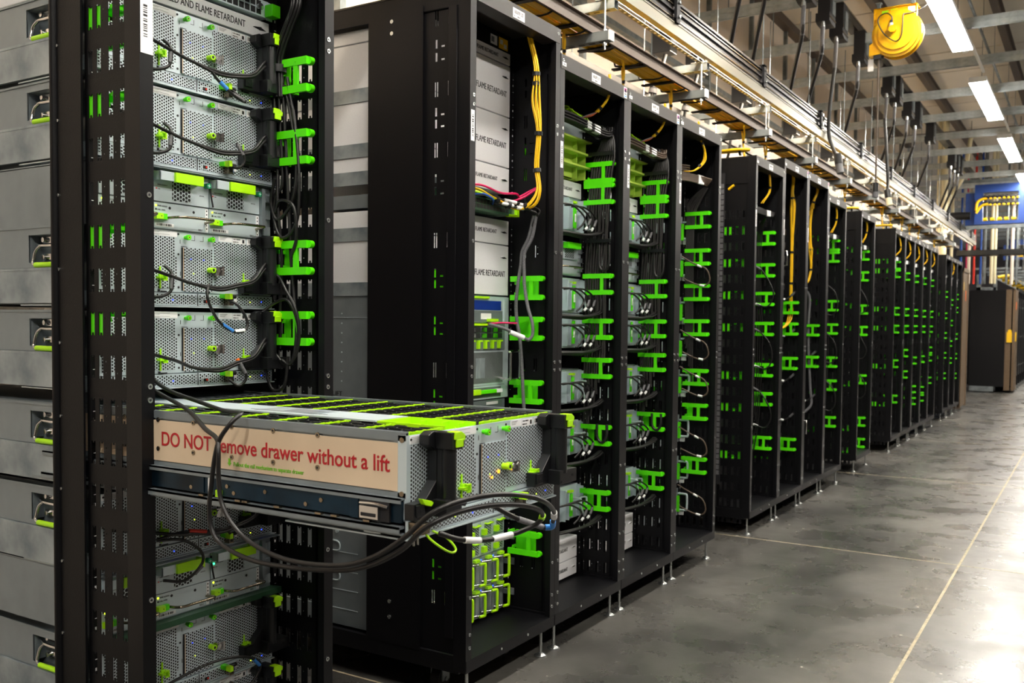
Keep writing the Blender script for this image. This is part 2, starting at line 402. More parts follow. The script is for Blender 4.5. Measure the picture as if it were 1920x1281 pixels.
def rack(num, y0, H, label, kind='std', br=(), group=None, left='full', feet=True, roof=True, tag22=False, nolabel=False):
    t = thing('server_rack', label, 'server rack', (0, y0, 0), group)
    obj('post', post_mesh(H, -1), t); obj('post', post_mesh(H, 1), t)
    def tb():
        b = MB(); b.box(-.03, .0015, .002, .598, H-.054, H); b.box(-.6, -.03, .002, .598, H-.006, H); b.box(-.06, -.03, .03, .57, H-.054, H-.05)
        b.box(-1.05, -.6, .002, .598, H-.006, H); return b.mesh('top_beam', 'beam')
    obj('top_beam', cached('tb%.2f' % H, tb), t)
    def base():
        b = MB(); b.box(-.03, .0015, .002, .598, .108, .150); b.box(-1.05, -.03, .002, .02, .10, .158); b.box(-1.05, -.03, .58, .598, .10, .158)
        b.box(-1.05, -.03, .02, .58, .144, .150)
        for y in (.22, .40): b.cyl((.0015, y, .13), (.003, y, .13), .005, 10, 1)
        return b.mesh('base_frame', ['black', 'screw'])
    obj('base_frame', cached('base', base), t)
    obj('slotted_side_panel', side_panel_mesh(kind), t, (0, .010, 0)); obj('slotted_side_panel', side_panel_mesh(kind), t, (0, .588, 0))
    obj('equipment_rail', rail_mesh(H), t, (0, .014, 0)); obj('equipment_rail', rail_mesh(H), t, (0, .572, 0))
    def corner():
        b = MB()
        for y in (.002, .562):
            b.box(-1.05, -1.01, y, y+.036, .15, H-.006)
        b.box(-1.0, -.05, .004, .012, H-(.07 if H > 2.37 else .16), H-.006); b.box(-1.0, -.05, .590, .596, H-.16, H-.006)
        return b.mesh('rear_frame', 'black')
    obj('rear_frame', cached('rf%.2f' % H, corner), t)
    def solid(x0, x1, y): 
        return cached('so%.2f%.2f%.2f%.2f' % (x0, x1, y, H), lambda: MB().box(x0, x1, y, y+.002, .158, H-.05).mesh('side_skin', 'black'))
    obj('side_skin', solid(-1.0, -.215, .592), t)  # unseen skins added to stop light coming through from the back
    if left == 'full': obj('side_skin', solid(-1.0, -.215, .004), t)
    if left == 'part':
        b = MB(); b.box(-.43, -.193, .0, .003, .152, H-.05)
        for z in (.30, .245, 2.30, 2.26): b.cyl((-.325, 0, z), (-.325, -.003, z), .007, 10, 1)
        b.build('side_skin', ['black', 'screw'], t)
        b = MB(); b.box(-.083, -.052, -.006, .0, .22, 2.31); b.build('hinged_flap', 'black_edge', t)
    def ft():
        b = MB(); b.cyl((0, 0, .012), (0, 0, .108), .006, 8, 0); b.cyl((0, 0, 0), (0, 0, .004), .024, 16, 0); b.cyl((0, 0, .004), (0, 0, .014), .020, 14, 0, .008)
        return b.mesh('levelling_foot', 'screw')
    if feet:
        for x in (-.03, -1.0):
            for y in (.05, .55): obj('levelling_foot', cached('ft', ft), t, (x, y, 0))
    for z in br:
        obj('cable_bracket', bracket_mesh(1, (-.165, -.075) if kind == 's22' else (-.165, -.142) if num is None else (-.165, -.132)), t, (0, .587, z)); obj('cable_bracket', bracket_mesh(-1, (-.165, -.075) if kind == 's22' else (-.196, -.14)), t, (0, .012, z))
    if num:
        def lb():
            b = MB(); b.box(.0015, .0022, 0, .078, 0, .033); return b.mesh('rack_label', 'label')
        p = obj('rack_label', cached('lb', lb), t, (0, .255, H-.047))
        text('lettering', '18.07F.%d' % num, .0165, 'ink', p, (.0024, .007, .015), 'x', sx=.95)
        text('lettering', 'A        A0-42', .0075, 'ink', p, (.0024, .007, .004), 'x')
        b = MB(); b.box(.0015, .0022, .012, .042, H-.042, H-.028); text('lettering', '0%d' % (num-1), .009, 'ink_gray', b.build('small_label', 'label', t), (.0024, .02, H-.039))
        b = MB(); b.box(.0003, .0009, .006, .026, 1.87, 1.97, 0); barcode(b, .0009, .012, .020, 1.885, 1.955, 1, vertical=True, seed=num)
        b.build('barcode_sticker', ['label', 'ink'], t)
        if num in (21, 20, 17, 16):
            b = MB(); b.box(.0015, .0021, 0, .03, 0, .045, 0); b.box(.0021, .0024, .004, .026, .024, .041, 1); b.box(.0021, .0024, .008, .022, .024, .036, 2)
            b.box(.0021, .0024, .004, .026, .004, .010, 2); b.box(.0021, .0024, .006, .024, .013, .02, 3)
            b.build('colour_sticker', ['label', 'pink', 'blue_sleeve', 'ink_gray'], t, (0, .555, H-.05))
    return t
RK = {}
RK[24] = rack(None, 1.297, 2.34, 'black open rack at the left with one drawer pulled far out', br=[1.21, 1.40, 1.695, 1.885], left='none')
RK[22] = rack(22, 2.5385, 2.383, 'black rack with white filler panels and a plain dark side, label ending 22', kind='s22', br=[.38, .967, 1.21, 1.365], left='part')
RK[21] = rack(21, 3.14, 2.297, 'black cabled rack directly right of the white-panel rack, label ending 21', br=[.455, .743, 1.037, 1.208, 1.404, 1.796, 1.888])
RK[20] = rack(20, 3.74, 2.297, 'black cabled rack in the middle of the first joined three, label ending 20', br=[.46, .752, 1.045, 1.21, 1.405, 1.796, 1.888])
RK[19] = rack(19, 4.34, 2.297, 'black rack with thin silver slots, last of the first joined three', br=[.46, .755, .945, 1.216, 1.408, 1.6, 1.80])
RK[18] = rack(18, 5.55, 2.292, 'black rack with exposed slotted side panel just past the first gap', br=[.46, .75, .94, 1.21, 1.406, 1.592, 1.80])
RK[17] = rack(17, 6.145, 2.365, 'tall black rack holding one long straight yellow cable', br=[.39, .966, 1.21, 1.36])
RK[16] = rack(16, 6.745, 2.365, 'tall black rack with a forked yellow cable bundle', br=[.96, 1.2])
RK[15] = rack(15, 7.345, 2.28, 'black rack right of the forked yellow cables, last before the second gap', br=[.45, .75, .94, 1.21, 1.4, 1.796, 1.89])
RK[14] = rack(14, 8.52, 2.276, 'single black rack standing alone between two gaps', br=[.155, .353, .745, 1.193, 1.39, 1.695, 1.885])
for k in range(5):
    RK[13-k] = rack(13-k, 10.15+.61*k, 2.276, ['first', 'second', 'third', 'fourth', 'fifth'][k]+' black rack of the joined five past the lone rack', br=[[.46, .84, 1.21, 1.40, 1.80, 1.89], [.7, .94, 1.21, 1.40, 1.80], [.36, .5, .84, 1.21, 1.40, 1.80], [.36, .46, .84, 1.21, 1.4, 1.8], [.55, .84, .94, 1.21, 1.4, 1.8]][k])
for k in range(3):
    RK[8-k] = rack(8-k, 13.95+.61*k, 2.27, ['first', 'second', 'third'][k]+' black rack of the far joined three before the brown end door', br=[[.55, .84, 1.12, 1.4, 1.7], [.75, 1.0, 1.3, 1.6], [.5, .8, 1.1, 1.5, 1.7]][k])
# plates added behind the empty racks' lanes to block light, feet of R22 castors
for k in list(range(6, 19)):
    if k in RK:
        h = 2.2; obj('light_block_panel', cached('blank', lambda: MB().box(-.24, -.232, .03, .57, .16, 2.2).mesh('light_block_panel', 'black')), RK[k])
def castor(t, x, y):
    b = MB(); b.cyl((x-.018, y, .035), (x+.018, y, .035), .035, 18); o = b.build('castor', 'rubber', t)
    b = MB(); b.box(x-.026, x-.021, y-.02, y+.02, .03, .10); b.box(x+.021, x+.026, y-.02, y+.02, .03, .10); b.box(x-.026, x+.026, y-.03, y+.03, .095, .10); b.cyl((x-.03, y, .035), (x+.03, y, .035), .008, 8)
    b.build('fork', 'galv', o)
for x in (-.17, -.9): castor(RK[22], x, .09); castor(RK[22], x, .5)
for n_ in (24, 22):     # dark rounded channel and inner marks on the exposed sides
    pass
b = MB(); b.box(-.312, -.205, -.001, .004, .158, 2.29)
for k in range(12): b.cyl((-.292, -.001, .2+.17*k), (-.292, -.003, .2+.17*k), .0035, 8, 1)
b.cyl((-.306, 0, .158), (-.306, 0, 2.29), .011, 12, 0)
b.build('side_channel', ['black', 'screw'], RK[24])
b = MB(); b.box(.0005, .0012, .002, .033, 1.845, 1.99)
barcode(b, .0012, .009, .019, 1.88, 1.95, 1, vertical=True, seed=4); o = b.build('barcode_sticker', ['label', 'ink'], RK[24])
# light chips scraped off the lower post of R22
MB().box(-.215, -.205, .03, .57, 2.313, 2.377).build('header_plate', 'black', RK[22])
MB().box(-.205, -.2045, .43, .475, 2.322, 2.357).box(-.2045, -.204, .435, .455, 2.33, 2.35, 1).build('sticker', ['label', 'ink_gray'], RK[22])
MB().box(-.205, -.2045, .487, .55, 2.318, 2.360, 0).box(-.2045, -.2042, .495, .515, 2.335, 2.352, 1).box(-.2045, -.2042, .522, .542, 2.324, 2.340, 1).build('warning_sticker', ['yellow', 'label'], RK[22])

# brown containment door closing the far end of the row
t = thing('end_door', 'brown metal containment door closing the far end of the black rack row', 'door panel', (0, 15.85, 0))
b = MB(); b.box(-.06, 0, 0, .72, .06, 2.16); b.build('leaf', 'brown_panel', t)
MB().box(-.08, .012, 0, .05, .04, 2.2).box(-.08, .012, .67, .72, .04, 2.2).box(-.08, .012, 0, .72, 2.14, 2.2).build('frame', 'brown_panel', t)
MB().box(0, .004, .1, .18, 1.86, 1.98).build('yellow_sticker', 'yellow', t)
MB().box(0, .004, .4, .46, 1.7, 1.86).build('orange_sticker', 'orange', t)

# ================================================================ STORAGE CHASSIS
def rounded(y0, y1, z0, z1, r, n=4):
    p = []
    for cy, cz, a0 in ((y1-r, z1-r, 0), (y0+r, z1-r, 90), (y0+r, z0+r, 180), (y1-r, z0+r, 270)):
        for k in range(n+1):
            a = math.radians(a0+90*k/n); p.append((cy+r*math.cos(a), cz+r*math.sin(a)))
    return p
def face_parts(par, left_handle=False, x=0., leds=True, top=.186):
    """the perforated front of a storage chassis, standing at x"""
    def F(name, b, mats, p=None, bevel=0): 
        key = 'f_%s_%.2f_%d' % (name, x, left_handle)
        i = CACHE.setdefault('n_'+key+par.name, 0); CACHE['n_'+key+par.name] += 1
        me = cached(key+str(i), lambda: b.mesh(name, mats)); return obj(name, me, p or par, (0, 0, 0), bevel)
    b = MB(); b.box(x-.002, x, 0, .535, .034, top); b.box(x-.02, x-.002, 0, .004, .034, top); b.box(x-.02, x-.002, .531, .535, .034, top)
    for y, z in ((.226, .178), (.226, .128), (.226, .046), (.334, .178), (.528, .05), (.012, .178)): b.cyl((x, y, z), (x+.001, y, z), .0028, 8, 1)
    for y in (.266, .293):
        b.box(x, x+.0004, y, y+.010, .165, .166, 1); b.box(x, x+.0004, y+.0095, y+.0105, .165, .178, 1)
    for y, z in ((.231, .155), (.231, .075), (.334, .155)): b.box(x, x+.0004, y, y+.0015, z, z+.010, 1)
    for y in (.165, .43): b.box(x-.001, x+.001, y, y+.006, .0335, .039, 1); b.box(x-.001, x+.001, y+.008, y+.026, .033, .036, 1)
    face = F('face_plate', b, ['steel', 'ink'])
    F('perforated_panel', MB().box(x-.001, x+.0012, .012, .214, .042, .169).box(x-.001, x+.0012, .214, .222, .06, .12), 'mesh')
    b = MB(); b.box(x-.001, x+.0016, .336, .525, .075, .168); b.box(x-.001, x+.0016, .336, .455, .045, .075); F('perforated_panel', b, 'mesh')
    b = MB(); b.box(x, x+.003, .240, .331, .036, .146, 0); b.box(x+.0005, x+.0036, .2345, .2375, .038, .146, 1); b.box(x+.0005, x+.0036, .2385, .2405, .038, .146, 2)
    b.box(x+.003, x+.0034, .232, .250, .147, .1485, 1)
    F('hatch', b, ['mesh', 'ink', 'orange' if False else 'sign'])
    for y in (.247, .322):
        b = MB(); b.cyl((x, y, .171), (x+.008, y, .171), .0045, 12); b.cyl((x+.008, y, .171), (x+.016, y, .171), .0066, 14); b.cyl((x+.016, y, .171), (x+.0164, y, .171), .0036, 6, 1); b.cyl((x+.0163, y, .171), (x+.0166, y, .171), .002, 6, 2)
        F('thumb_screw', b, ['green', 'lime', 'ink'])
    b = MB(); b.box(x, x+.022, .326, .347, .080, .102, 0); b.box(x+.022, x+.028, .341, .347, .080, .104, 0)
    b.cyl((x+.004, .318, .093), (x+.022, .318, .093), .0068, 14, 1); b.cyl((x+.022, .318, .093), (x+.0225, .318, .093), .0038, 8, 2); b.cyl((x+.022, .332, .093), (x+.024, .332, .093), .006, 12, 0)
    F('latch', b, ['chrome', 'lime', 'ink'])
    b = MB(); b.box(x, x+.0007, .008, .222, .170, top-.001, 0)
    for k in range(5): b.box(x+.0007, x+.0009, .012, .20-.03*(k % 3), .1815-.0025*k, .1822-.0025*k, 1)
    F('label_sheet', b, ['label', 'ink_gray'])
    b = MB(); b.box(x, x+.0007, .352, .397, .170, .185, 0); b.box(x, x+.0007, .3985, .443, .168, .184, 0); b.box(x, x+.0006, .448, .478, .168, .184, 2)
    for k in range(3): b.box(x+.0007, x+.0009, .356, .38-.004*k, .181-.003*k, .1818-.003*k, 1)
    barcode(b, x+.0007, .401, .425, .178, .181, 1, seed=3); barcode(b, x+.0007, .401, .42, .171, .174, 1, seed=5); b.box(x+.0007, x+.001, .432, .439, .171, .180, 1)
    barcode(b, x+.0007, .452, .474, .1725, .181, 1, seed=9)
    F('asset_label', b, ['label', 'ink', 'label'])
    # lower tray
    b = MB(); b.box(x-.1, x+.004, 0, .535, 0, .031, 0); b.box(x-.3, x+.008, -.002, .541, -.004, -.001, 0)
    tray = F('lower_tray', b, ['steel'])
    F('perforated_strip', MB().box(x+.004, x+.0052, .004, .276, .004, .028).box(x+.004, x+.0052, .287, .365, .004, .028).box(x+.004, x+.0052, .392, .531, .004, .028), 'mesh', tray)
    b = MB(); b.box(x+.0052, x+.006, .294, .316, .006, .019, 0); b.box(x+.006, x+.0064, .298, .312, .008, .0165, 1); b.cyl((x+.006, .308, .0125), (x+.0085, .308, .0125), .0028, 8, 2); b.box(x+.0045, x+.0052, .280, .2825, .001, .031, 1)
    F('power_button', b, ['steel', 'ink', 'red'], tray)
    b = MB(); b.box(x+.004, x+.022, .352, .366, .022, .033, 0); b.box(x+.022, x+.040, .354, .364, .020, .034, 1); b.cyl((x+.018, .372, .027), (x+.018, .392, .027), .0055, 10, 2)
    F('tray_latch', b, ['green', 'lime', 'black_plastic'], tray)
    b = MB(); b.box(x+.004, x+.024, .366, .380, .004, .022, 0); b.box(x+.024, x+.0245, .369, .377, .008, .018, 2); b.box(x+.004, x+.012, .386, .392, .010, .024, 1); b.box(x+.004, x+.013, .392, .402, .014, .028, 3)
    F('data_port', b, ['bronze', 'blue', 'ink', 'white'], tray)
    if leds:
        for y, z, m in ((.145, .017, 'led_yellow'), (.205, .014, 'led_blue'), (.455, .014, 'led_yellow'), (.495, .016, 'led_blue')):
            F('indicator_light', MB().cyl((x+.0052, y, z), (x+.0058, y, z), .0014, 8), m, tray)
        for y, z, m in ((.262, .118, 'led_blue'), (.302, .118, 'led_blue'), (.270, .082, 'led_yellow')):
            F('indicator_light', MB().cyl((x+.003, y, z), (x+.0036, y, z), .0012, 8), m, face)
    # side handles
    for dy, isleft in ((0, 0),)+(((-.425, 1),) if left_handle else ()):
        b = MB(); e = .52 if isleft else .548
        P = [(.414, .036), (e, .036), (e, .066), (.508, .068), (.508, .158), (.520, .166), (.518, .182), (.505, .190), (.470, .192), (.457, .186), (.457, .168), (.480, .156), (.480, .100), (.444, .066), (.414, .066)]
        b.prism([(u+dy, v) for u, v in P], 'x', x+.004, x+.026, 0)
        b.tube([(x+.044, .494+dy, z) for z in (.060, .17)], .0145, 16, 0, 1)
        b.box(x+.02, x+.044, .482+dy, .506+dy, .060, .165)
        b.prism([(u+dy, v) for u, v in ((.478, .160), (.510, .158), (.520, .166), (.519, .182), (.505, .190), (.474, .191))], 'x', x+.026, x+.062)
        b.prism([(u+dy, v) for u, v in ((.470, .036), (e, .036), (e, .066), (.470, .068))], 'x', x+.026, x+.056)
        b.box(x+.026, x+.030, .418+dy, .442+dy, .042, .064)
        for u, v in ((.528, .052), (.478, .042), (.43, .054)): b.cyl((x+.02, u+dy, v), (x+.0575 if u > .45 else x+.031, u+dy, v), .003, 8, 1)
        h = F('pull_handle', b, ['black_plastic', 'ink'], None, .0015)
        b = MB(); b.prism([(u+dy, v) for u, v in ((.484, .178), (.515, .174), (.517, .184), (.505, .1915), (.486, .192))], 'x', x+.045, x+.0655)
        b.box(x+.0625, x+.066, .488+dy, .510+dy, .163, .178)
        F('release_tab', b, 'lime', h, .001)
        if isleft: F('lower_release_tab', MB().prism([(.0, .076), (.028, .068), (.035, .064), (.028, .058), (.008, .064)], 'x', x+.026, x+.036), 'lime', h, .001)
    for y, z in ((.170, .068), (.434, .064)):
        b = MB(); b.box(x+.001, x+.004, y-.0016, y+.0016, z-.027, z+.027); b.box(x+.001, x+.016, y-.010, y+.001, z-.0025, z+.0025); b.box(x+.003, x+.020, y+.005, y+.009, z-.007, z+.008)
        b.box(x+.016, x+.020, y-.006, y+.009, z+.006, z+.009); b.box(x+.016, x+.020, y-.003, y+.009, z-.008, z-.005); b.box(x+.001, x+.008, y-.004, y+.006, z+.002, z+.008)
        F('cable_clip', b, 'lime')
    return face
def side_parts(par, z0, z1, pocket=True):
    """left flank with recessed carrying handle (upper) and rail cover (lower)"""
    def fn():
        b = MB(); zt = z1; zm = z0+(z1-z0)*.47
        b.plate('y', -.0030, -.0015, -.86, -.06, zm, zt, [(-.262, -.10, zm+.012, zt-.020)], 0)
        b.box(-.262, -.10, .03, .032, zm, zt, 0); b.box(-.264, -.262, .0015, .03, zm+.012, zt-.02); b.box(-.10, -.098, .0015, .03, zm+.012, zt-.02)
        b.box(-.262, -.10, .0015, .03, zt-.02, zt-.018); b.box(-.86, -.06, -.006, -.003, zt-.004, zt+.001)
        return b.mesh('flank', 'steel_dark')
    o = obj('flank', cached('flank', fn), par)
    zm = z0+(z1-z0)*.47
    def fr():
        b = MB(); b.box(-.88, -.05, -.008, .001, z0+.002, zm-.001); b.box(-.88, -.05, -.009, -.008, zm-.007, zm-.001); return b.mesh('rail_cover', 'zinc')
    obj('rail_cover', cached('railcover', fr), par)
    def fh():
        b = MB(); zc = zt_ = z1-.028
        b.box(-.245, -.14, .022, .03, zc-.010, zc+.006, 0); b.box(-.245, -.14, .022, .03, zc-.050, zc-.036, 0)
        for x in (-.232, -.158):
            b.cyl((x, .022, zc-.002), (x, .014, zc-.002), .006, 10, 0); b.cyl((x, .022, zc-.044), (x, .015, zc-.044), .006, 10, 0)
        b.tube([(-.255, .016, zc-.012), (-.235, .012, zc-.016), (-.19, .011, zc-.017), (-.145, .012, zc-.016), (-.125, .016, zc-.012)], .0045, 8, 0, 3)
        b.tube([(-.236, .012, zc-.016), (-.250, .008, zc-.028), (-.253, .004, zc-.05), (-.246, .0, zc-.062), (-.19, -.002, zc-.066), (-.134, .0, zc-.062), (-.127, .004, zc-.05), (-.130, .008, zc-.028), (-.144, .012, zc-.016)], .004, 8, 0, 4)
        return b.mesh('carrying_handle', 'chrome')
    h = obj('carrying_handle', cached('carry', fh), par)
    def fg():
        b = MB(); b.tube([(-.235, -.002, z1-.092), (-.145, -.002, z1-.092)], .0065, 10, 0, 1); return b.mesh('grip', 'lime')
    obj('grip', cached('grip', fg), h)
def storage(name, label, z, group=None):
    t = thing('storage_chassis', label, 'storage server', (-.2, 1.328, z), group)
    obj('body', cached('stbody', lambda: MB().box(-.86, -.002, .034, .534, .0, .1855).mesh('body', 'steel_dark')), t)
    face_parts(t); side_parts(t, 0, .186)
    return t
storage('', 'topmost perforated storage chassis in the open rack, under the white filler panel', 1.850)
storage('', 'second perforated storage chassis from the top, above the power shelf', 1.653)
storage('', 'perforated storage chassis directly below the two battery units with wire handles', 1.311)
storage('', 'perforated storage chassis just above the empty bay over the open drawer', 1.110)
storage('', 'dim perforated storage chassis hidden behind and below the pulled out drawer', .684)
storage('', 'dim perforated storage chassis below the lower battery units', .331)
storage('', 'lowest perforated storage chassis, cut by the bottom edge of the photo', .138)

# ---- the chassis whose drawer is pulled out
t = thing('storage_drawer_chassis', 'storage chassis whose disk drawer is pulled far out, red warning on its side', 'storage server', (-.2, 1.328, .885))
MB().box(-.86, -.02, .033, .036, 0, .186).box(-.86, -.02, .531, .535, 0, .186).box(-.86, -.02, .0, .535, .186, .189).box(-.86, -.83, .004, .531, 0, .186).build('casing', 'steel_dark', t)
side_parts(t, 0, .186)
D = MB(); xf = .90          # front of the drawer in local x
D.box(-.10, xf-.002, .004, .006, .072, .190, 0); D.box(-.10, xf-.002, .529, .531, .034, .190, 0); D.box(-.10, xf-.002, .006, .529, .034, .150, 1)
D.box(-.10, xf-.002, .0, .008, .176, .1925, 0); D.box(-.10, xf-.002, .527, .535, .188, .1925, 0); D.box(-.10, xf-.002, .0, .004, .072, .082, 0)
D.box(xf-.030, xf-.002, .001, .004, .072, .19, 0)
for z in (.080, .178): D.cyl((xf-.010, .001, z), (xf-.010, -.002, z), .005, 10, 2)
drawer = D.build('drawer', ['steel_dark', 'black', 'bronze'], t)
b = MB(); b.box(-.10, xf-.020, -.0005, .002, .084, .172, 0)
for k in range(6):
    x = (.10, .216, .33, .447, .566, .685)[k]
    if 1:
        b.cyl((x, -.0005, .173), (x, -.0025, .173), .0052, 10, 1); b.cyl((x, -.0025, .173), (x, -.0028, .173), .0025, 6, 2)
        b.cyl((x, -.0005, .110), (x, -.0025, .110), .0052, 10, 1); b.cyl((x, -.0025, .110), (x, -.0028, .110), .0025, 6, 2)
sg = b.build('warning_sign', ['sign', 'bronze', 'ink'], drawer)
text('red_lettering', 'DO NOT remove drawer without a lift', .043, 'ink_red', drawer, (.225, -.0012, .118), '-y', bold=.0004, w=.635)
text('green_lettering', 'Pullout the rail mechanism to separate drawer', .0125, 'ink_green', drawer, (.452, -.0012, .0925), '-y', w=.196)
b = MB(); b.box(.437, .443, -.0012, -.0006, .098, .107); b.prism([(.434, .098), (.446, .098), (.440, .091)], 'y', -.0012, -.0006); b.build('green_arrow', 'ink_green', drawer)
# sliding rail under the sign
b = MB(); b.box(-.20, xf-.004, -.012, .002, .070, .0735, 0); b.box(-.20, xf-.004, -.012, -.010, .064, .0735, 0); b.box(-.20, xf-.006, -.006, .0, .028, .066, 1)
b.box(-.20, xf-.004, -.016, .002, .018, .0225, 0); b.box(-.20, xf-.004, -.016, -.014, .010, .0225, 0); b.box(-.25, xf-.004, -.010, .30, .006, .010, 0)
b.build('slide_rail', ['steel_dark', 'blue_steel'], drawer)
b = MB()
for k, x in enumerate((.33, .44, .46, .55, .66, .70, .78)):
    MB().cyl((x, -.006, .038+.012*(k % 2)), (x, -.0085, .038+.012*(k % 2)), .0045, 10, 0).build('rail_stud', 'bronze', drawer)
    MB().box(x+.03, x+.045, -.014, -.006, .0225, .027, 0).build('rail_clip', 'bronze', drawer)
MB().box(.385, .393, -.0095, -.006, .030, .066).build('rail_spacer', 'white', drawer); MB().box(.24, .37, -.008, -.006, .03, .062).build('rail_plate', 'blue_steel', drawer); MB().box(.41, .425, -.012, -.006, .026, .040).build('rail_release', 'lime', drawer)
b = MB(); b.box(xf-.10, xf-.03, -.012, -.006, .027, .064, 0); b.box(xf-.094, xf-.05, -.020, -.012, .031, .054, 1); b.box(xf-.125, xf-.105, -.010, -.006, .027, .064, 2); b.tube([(xf-.095, -.016, .058), (xf-.06, -.02, .060), (xf-.03, -.016, .056)], .003, 8, 1, 3)
b.box(xf-.09, xf-.055, -.021, -.020, .0355, .042, 0)
b.build('rail_catch', ['ink', 'chrome', 'blue_steel'], drawer, (0, 0, 0), .001)
# disk carriers and lime dividers seen from above
def carriers(n):
    b = MB()
    for i in range(n):
        y = .0+i*.030
        b.box(0, .108, y, y+.027, .12, .1850, 0); b.box(.002, .104, y+.004, y+.010, .185, .1880, 0); b.box(.01, .03, y+.012, y+.022, .185, .1890, 0); b.box(.075, .098, y+.012, y+.022, .185, .1890, 0)
        for xx in (.035, .07): b.cyl((xx, y+.018, .185), (xx, y+.018, .1885), .0026, 6, 1)
    return b.mesh('disk_carriers', ['black_plastic', 'screw'])
cm = carriers(4); cf = carriers(9)
for k in range(8):
    x = .775-.1165*k
    if x > -.12:
        for y in (.012, .262):
            obj('disk_carriers', cm if y < .1 else cf, drawer, (x, y-.008 if y > .1 else y, 0)).scale.y = .93 if y < .1 else .98
for k in range(8):
    x = .888-.1165*k
    b = MB(); b.box(x, x+.0045, .010, .122, .176, .1900)
    for j in range(5): b.box(x-.0012, x+.0055, .02+.022*j, .026+.022*j, .186, .1908)
    b.build('divider', 'lime', drawer)
    b = MB(); b.box(x, x+.0045, .25, .524, .176, .1900)
    for j in range(9): b.box(x-.0012, x+.0055, .262+.028*j, .268+.028*j, .186, .1908)
    b.build('divider', 'lime', drawer)
MB().box(-.10, .715, .134, .240, .188, .1915, 0).box(.35, .53, .15, .23, .1915, .192, 1).box(.33, .56, .158, .162, .192, .1925, 2).box(.42, .5, .17, .22, .192, .1923, 2).build('centre_cover', ['steel', 'zinc', 'ink_gray'], drawer)
b = MB(); b.box(.72, .888, .132, .136, .150, .191); b.box(.72, .888, .236, .240, .150, .191); b.box(.72, .888, .136, .236, .150, .154); b.box(.72, .725, .136, .236, .154, .191); b.box(.883, .888, .136, .236, .154, .180)
for x in (.765, .82, .86): b.box(x, x+.003, .215, .236, .154, .188); b.cyl((x+.02, .234, .172), (x+.02, .230, .172), .006, 10)
b.build('cable_trough', 'lime', drawer, (0, 0, 0))
dr2 = bpy.data.objects.new('front', MB().box(xf-.06, xf-.002, .0, .535, .0, .034).mesh('front_frame', 'steel_dark')); C.objects.link(dr2); dr2.name = 'front_frame'; dr2.parent = t
face_parts(t, True, xf)
b = MB(); b.cyl((xf+.0052, .300, .084), (xf+.0058, .300, .084), .004, 8); b.cyl((xf+.0052, .275, .075), (xf+.0058, .275, .075), .003, 8); b.build('indicator_light', 'led_orange', t)

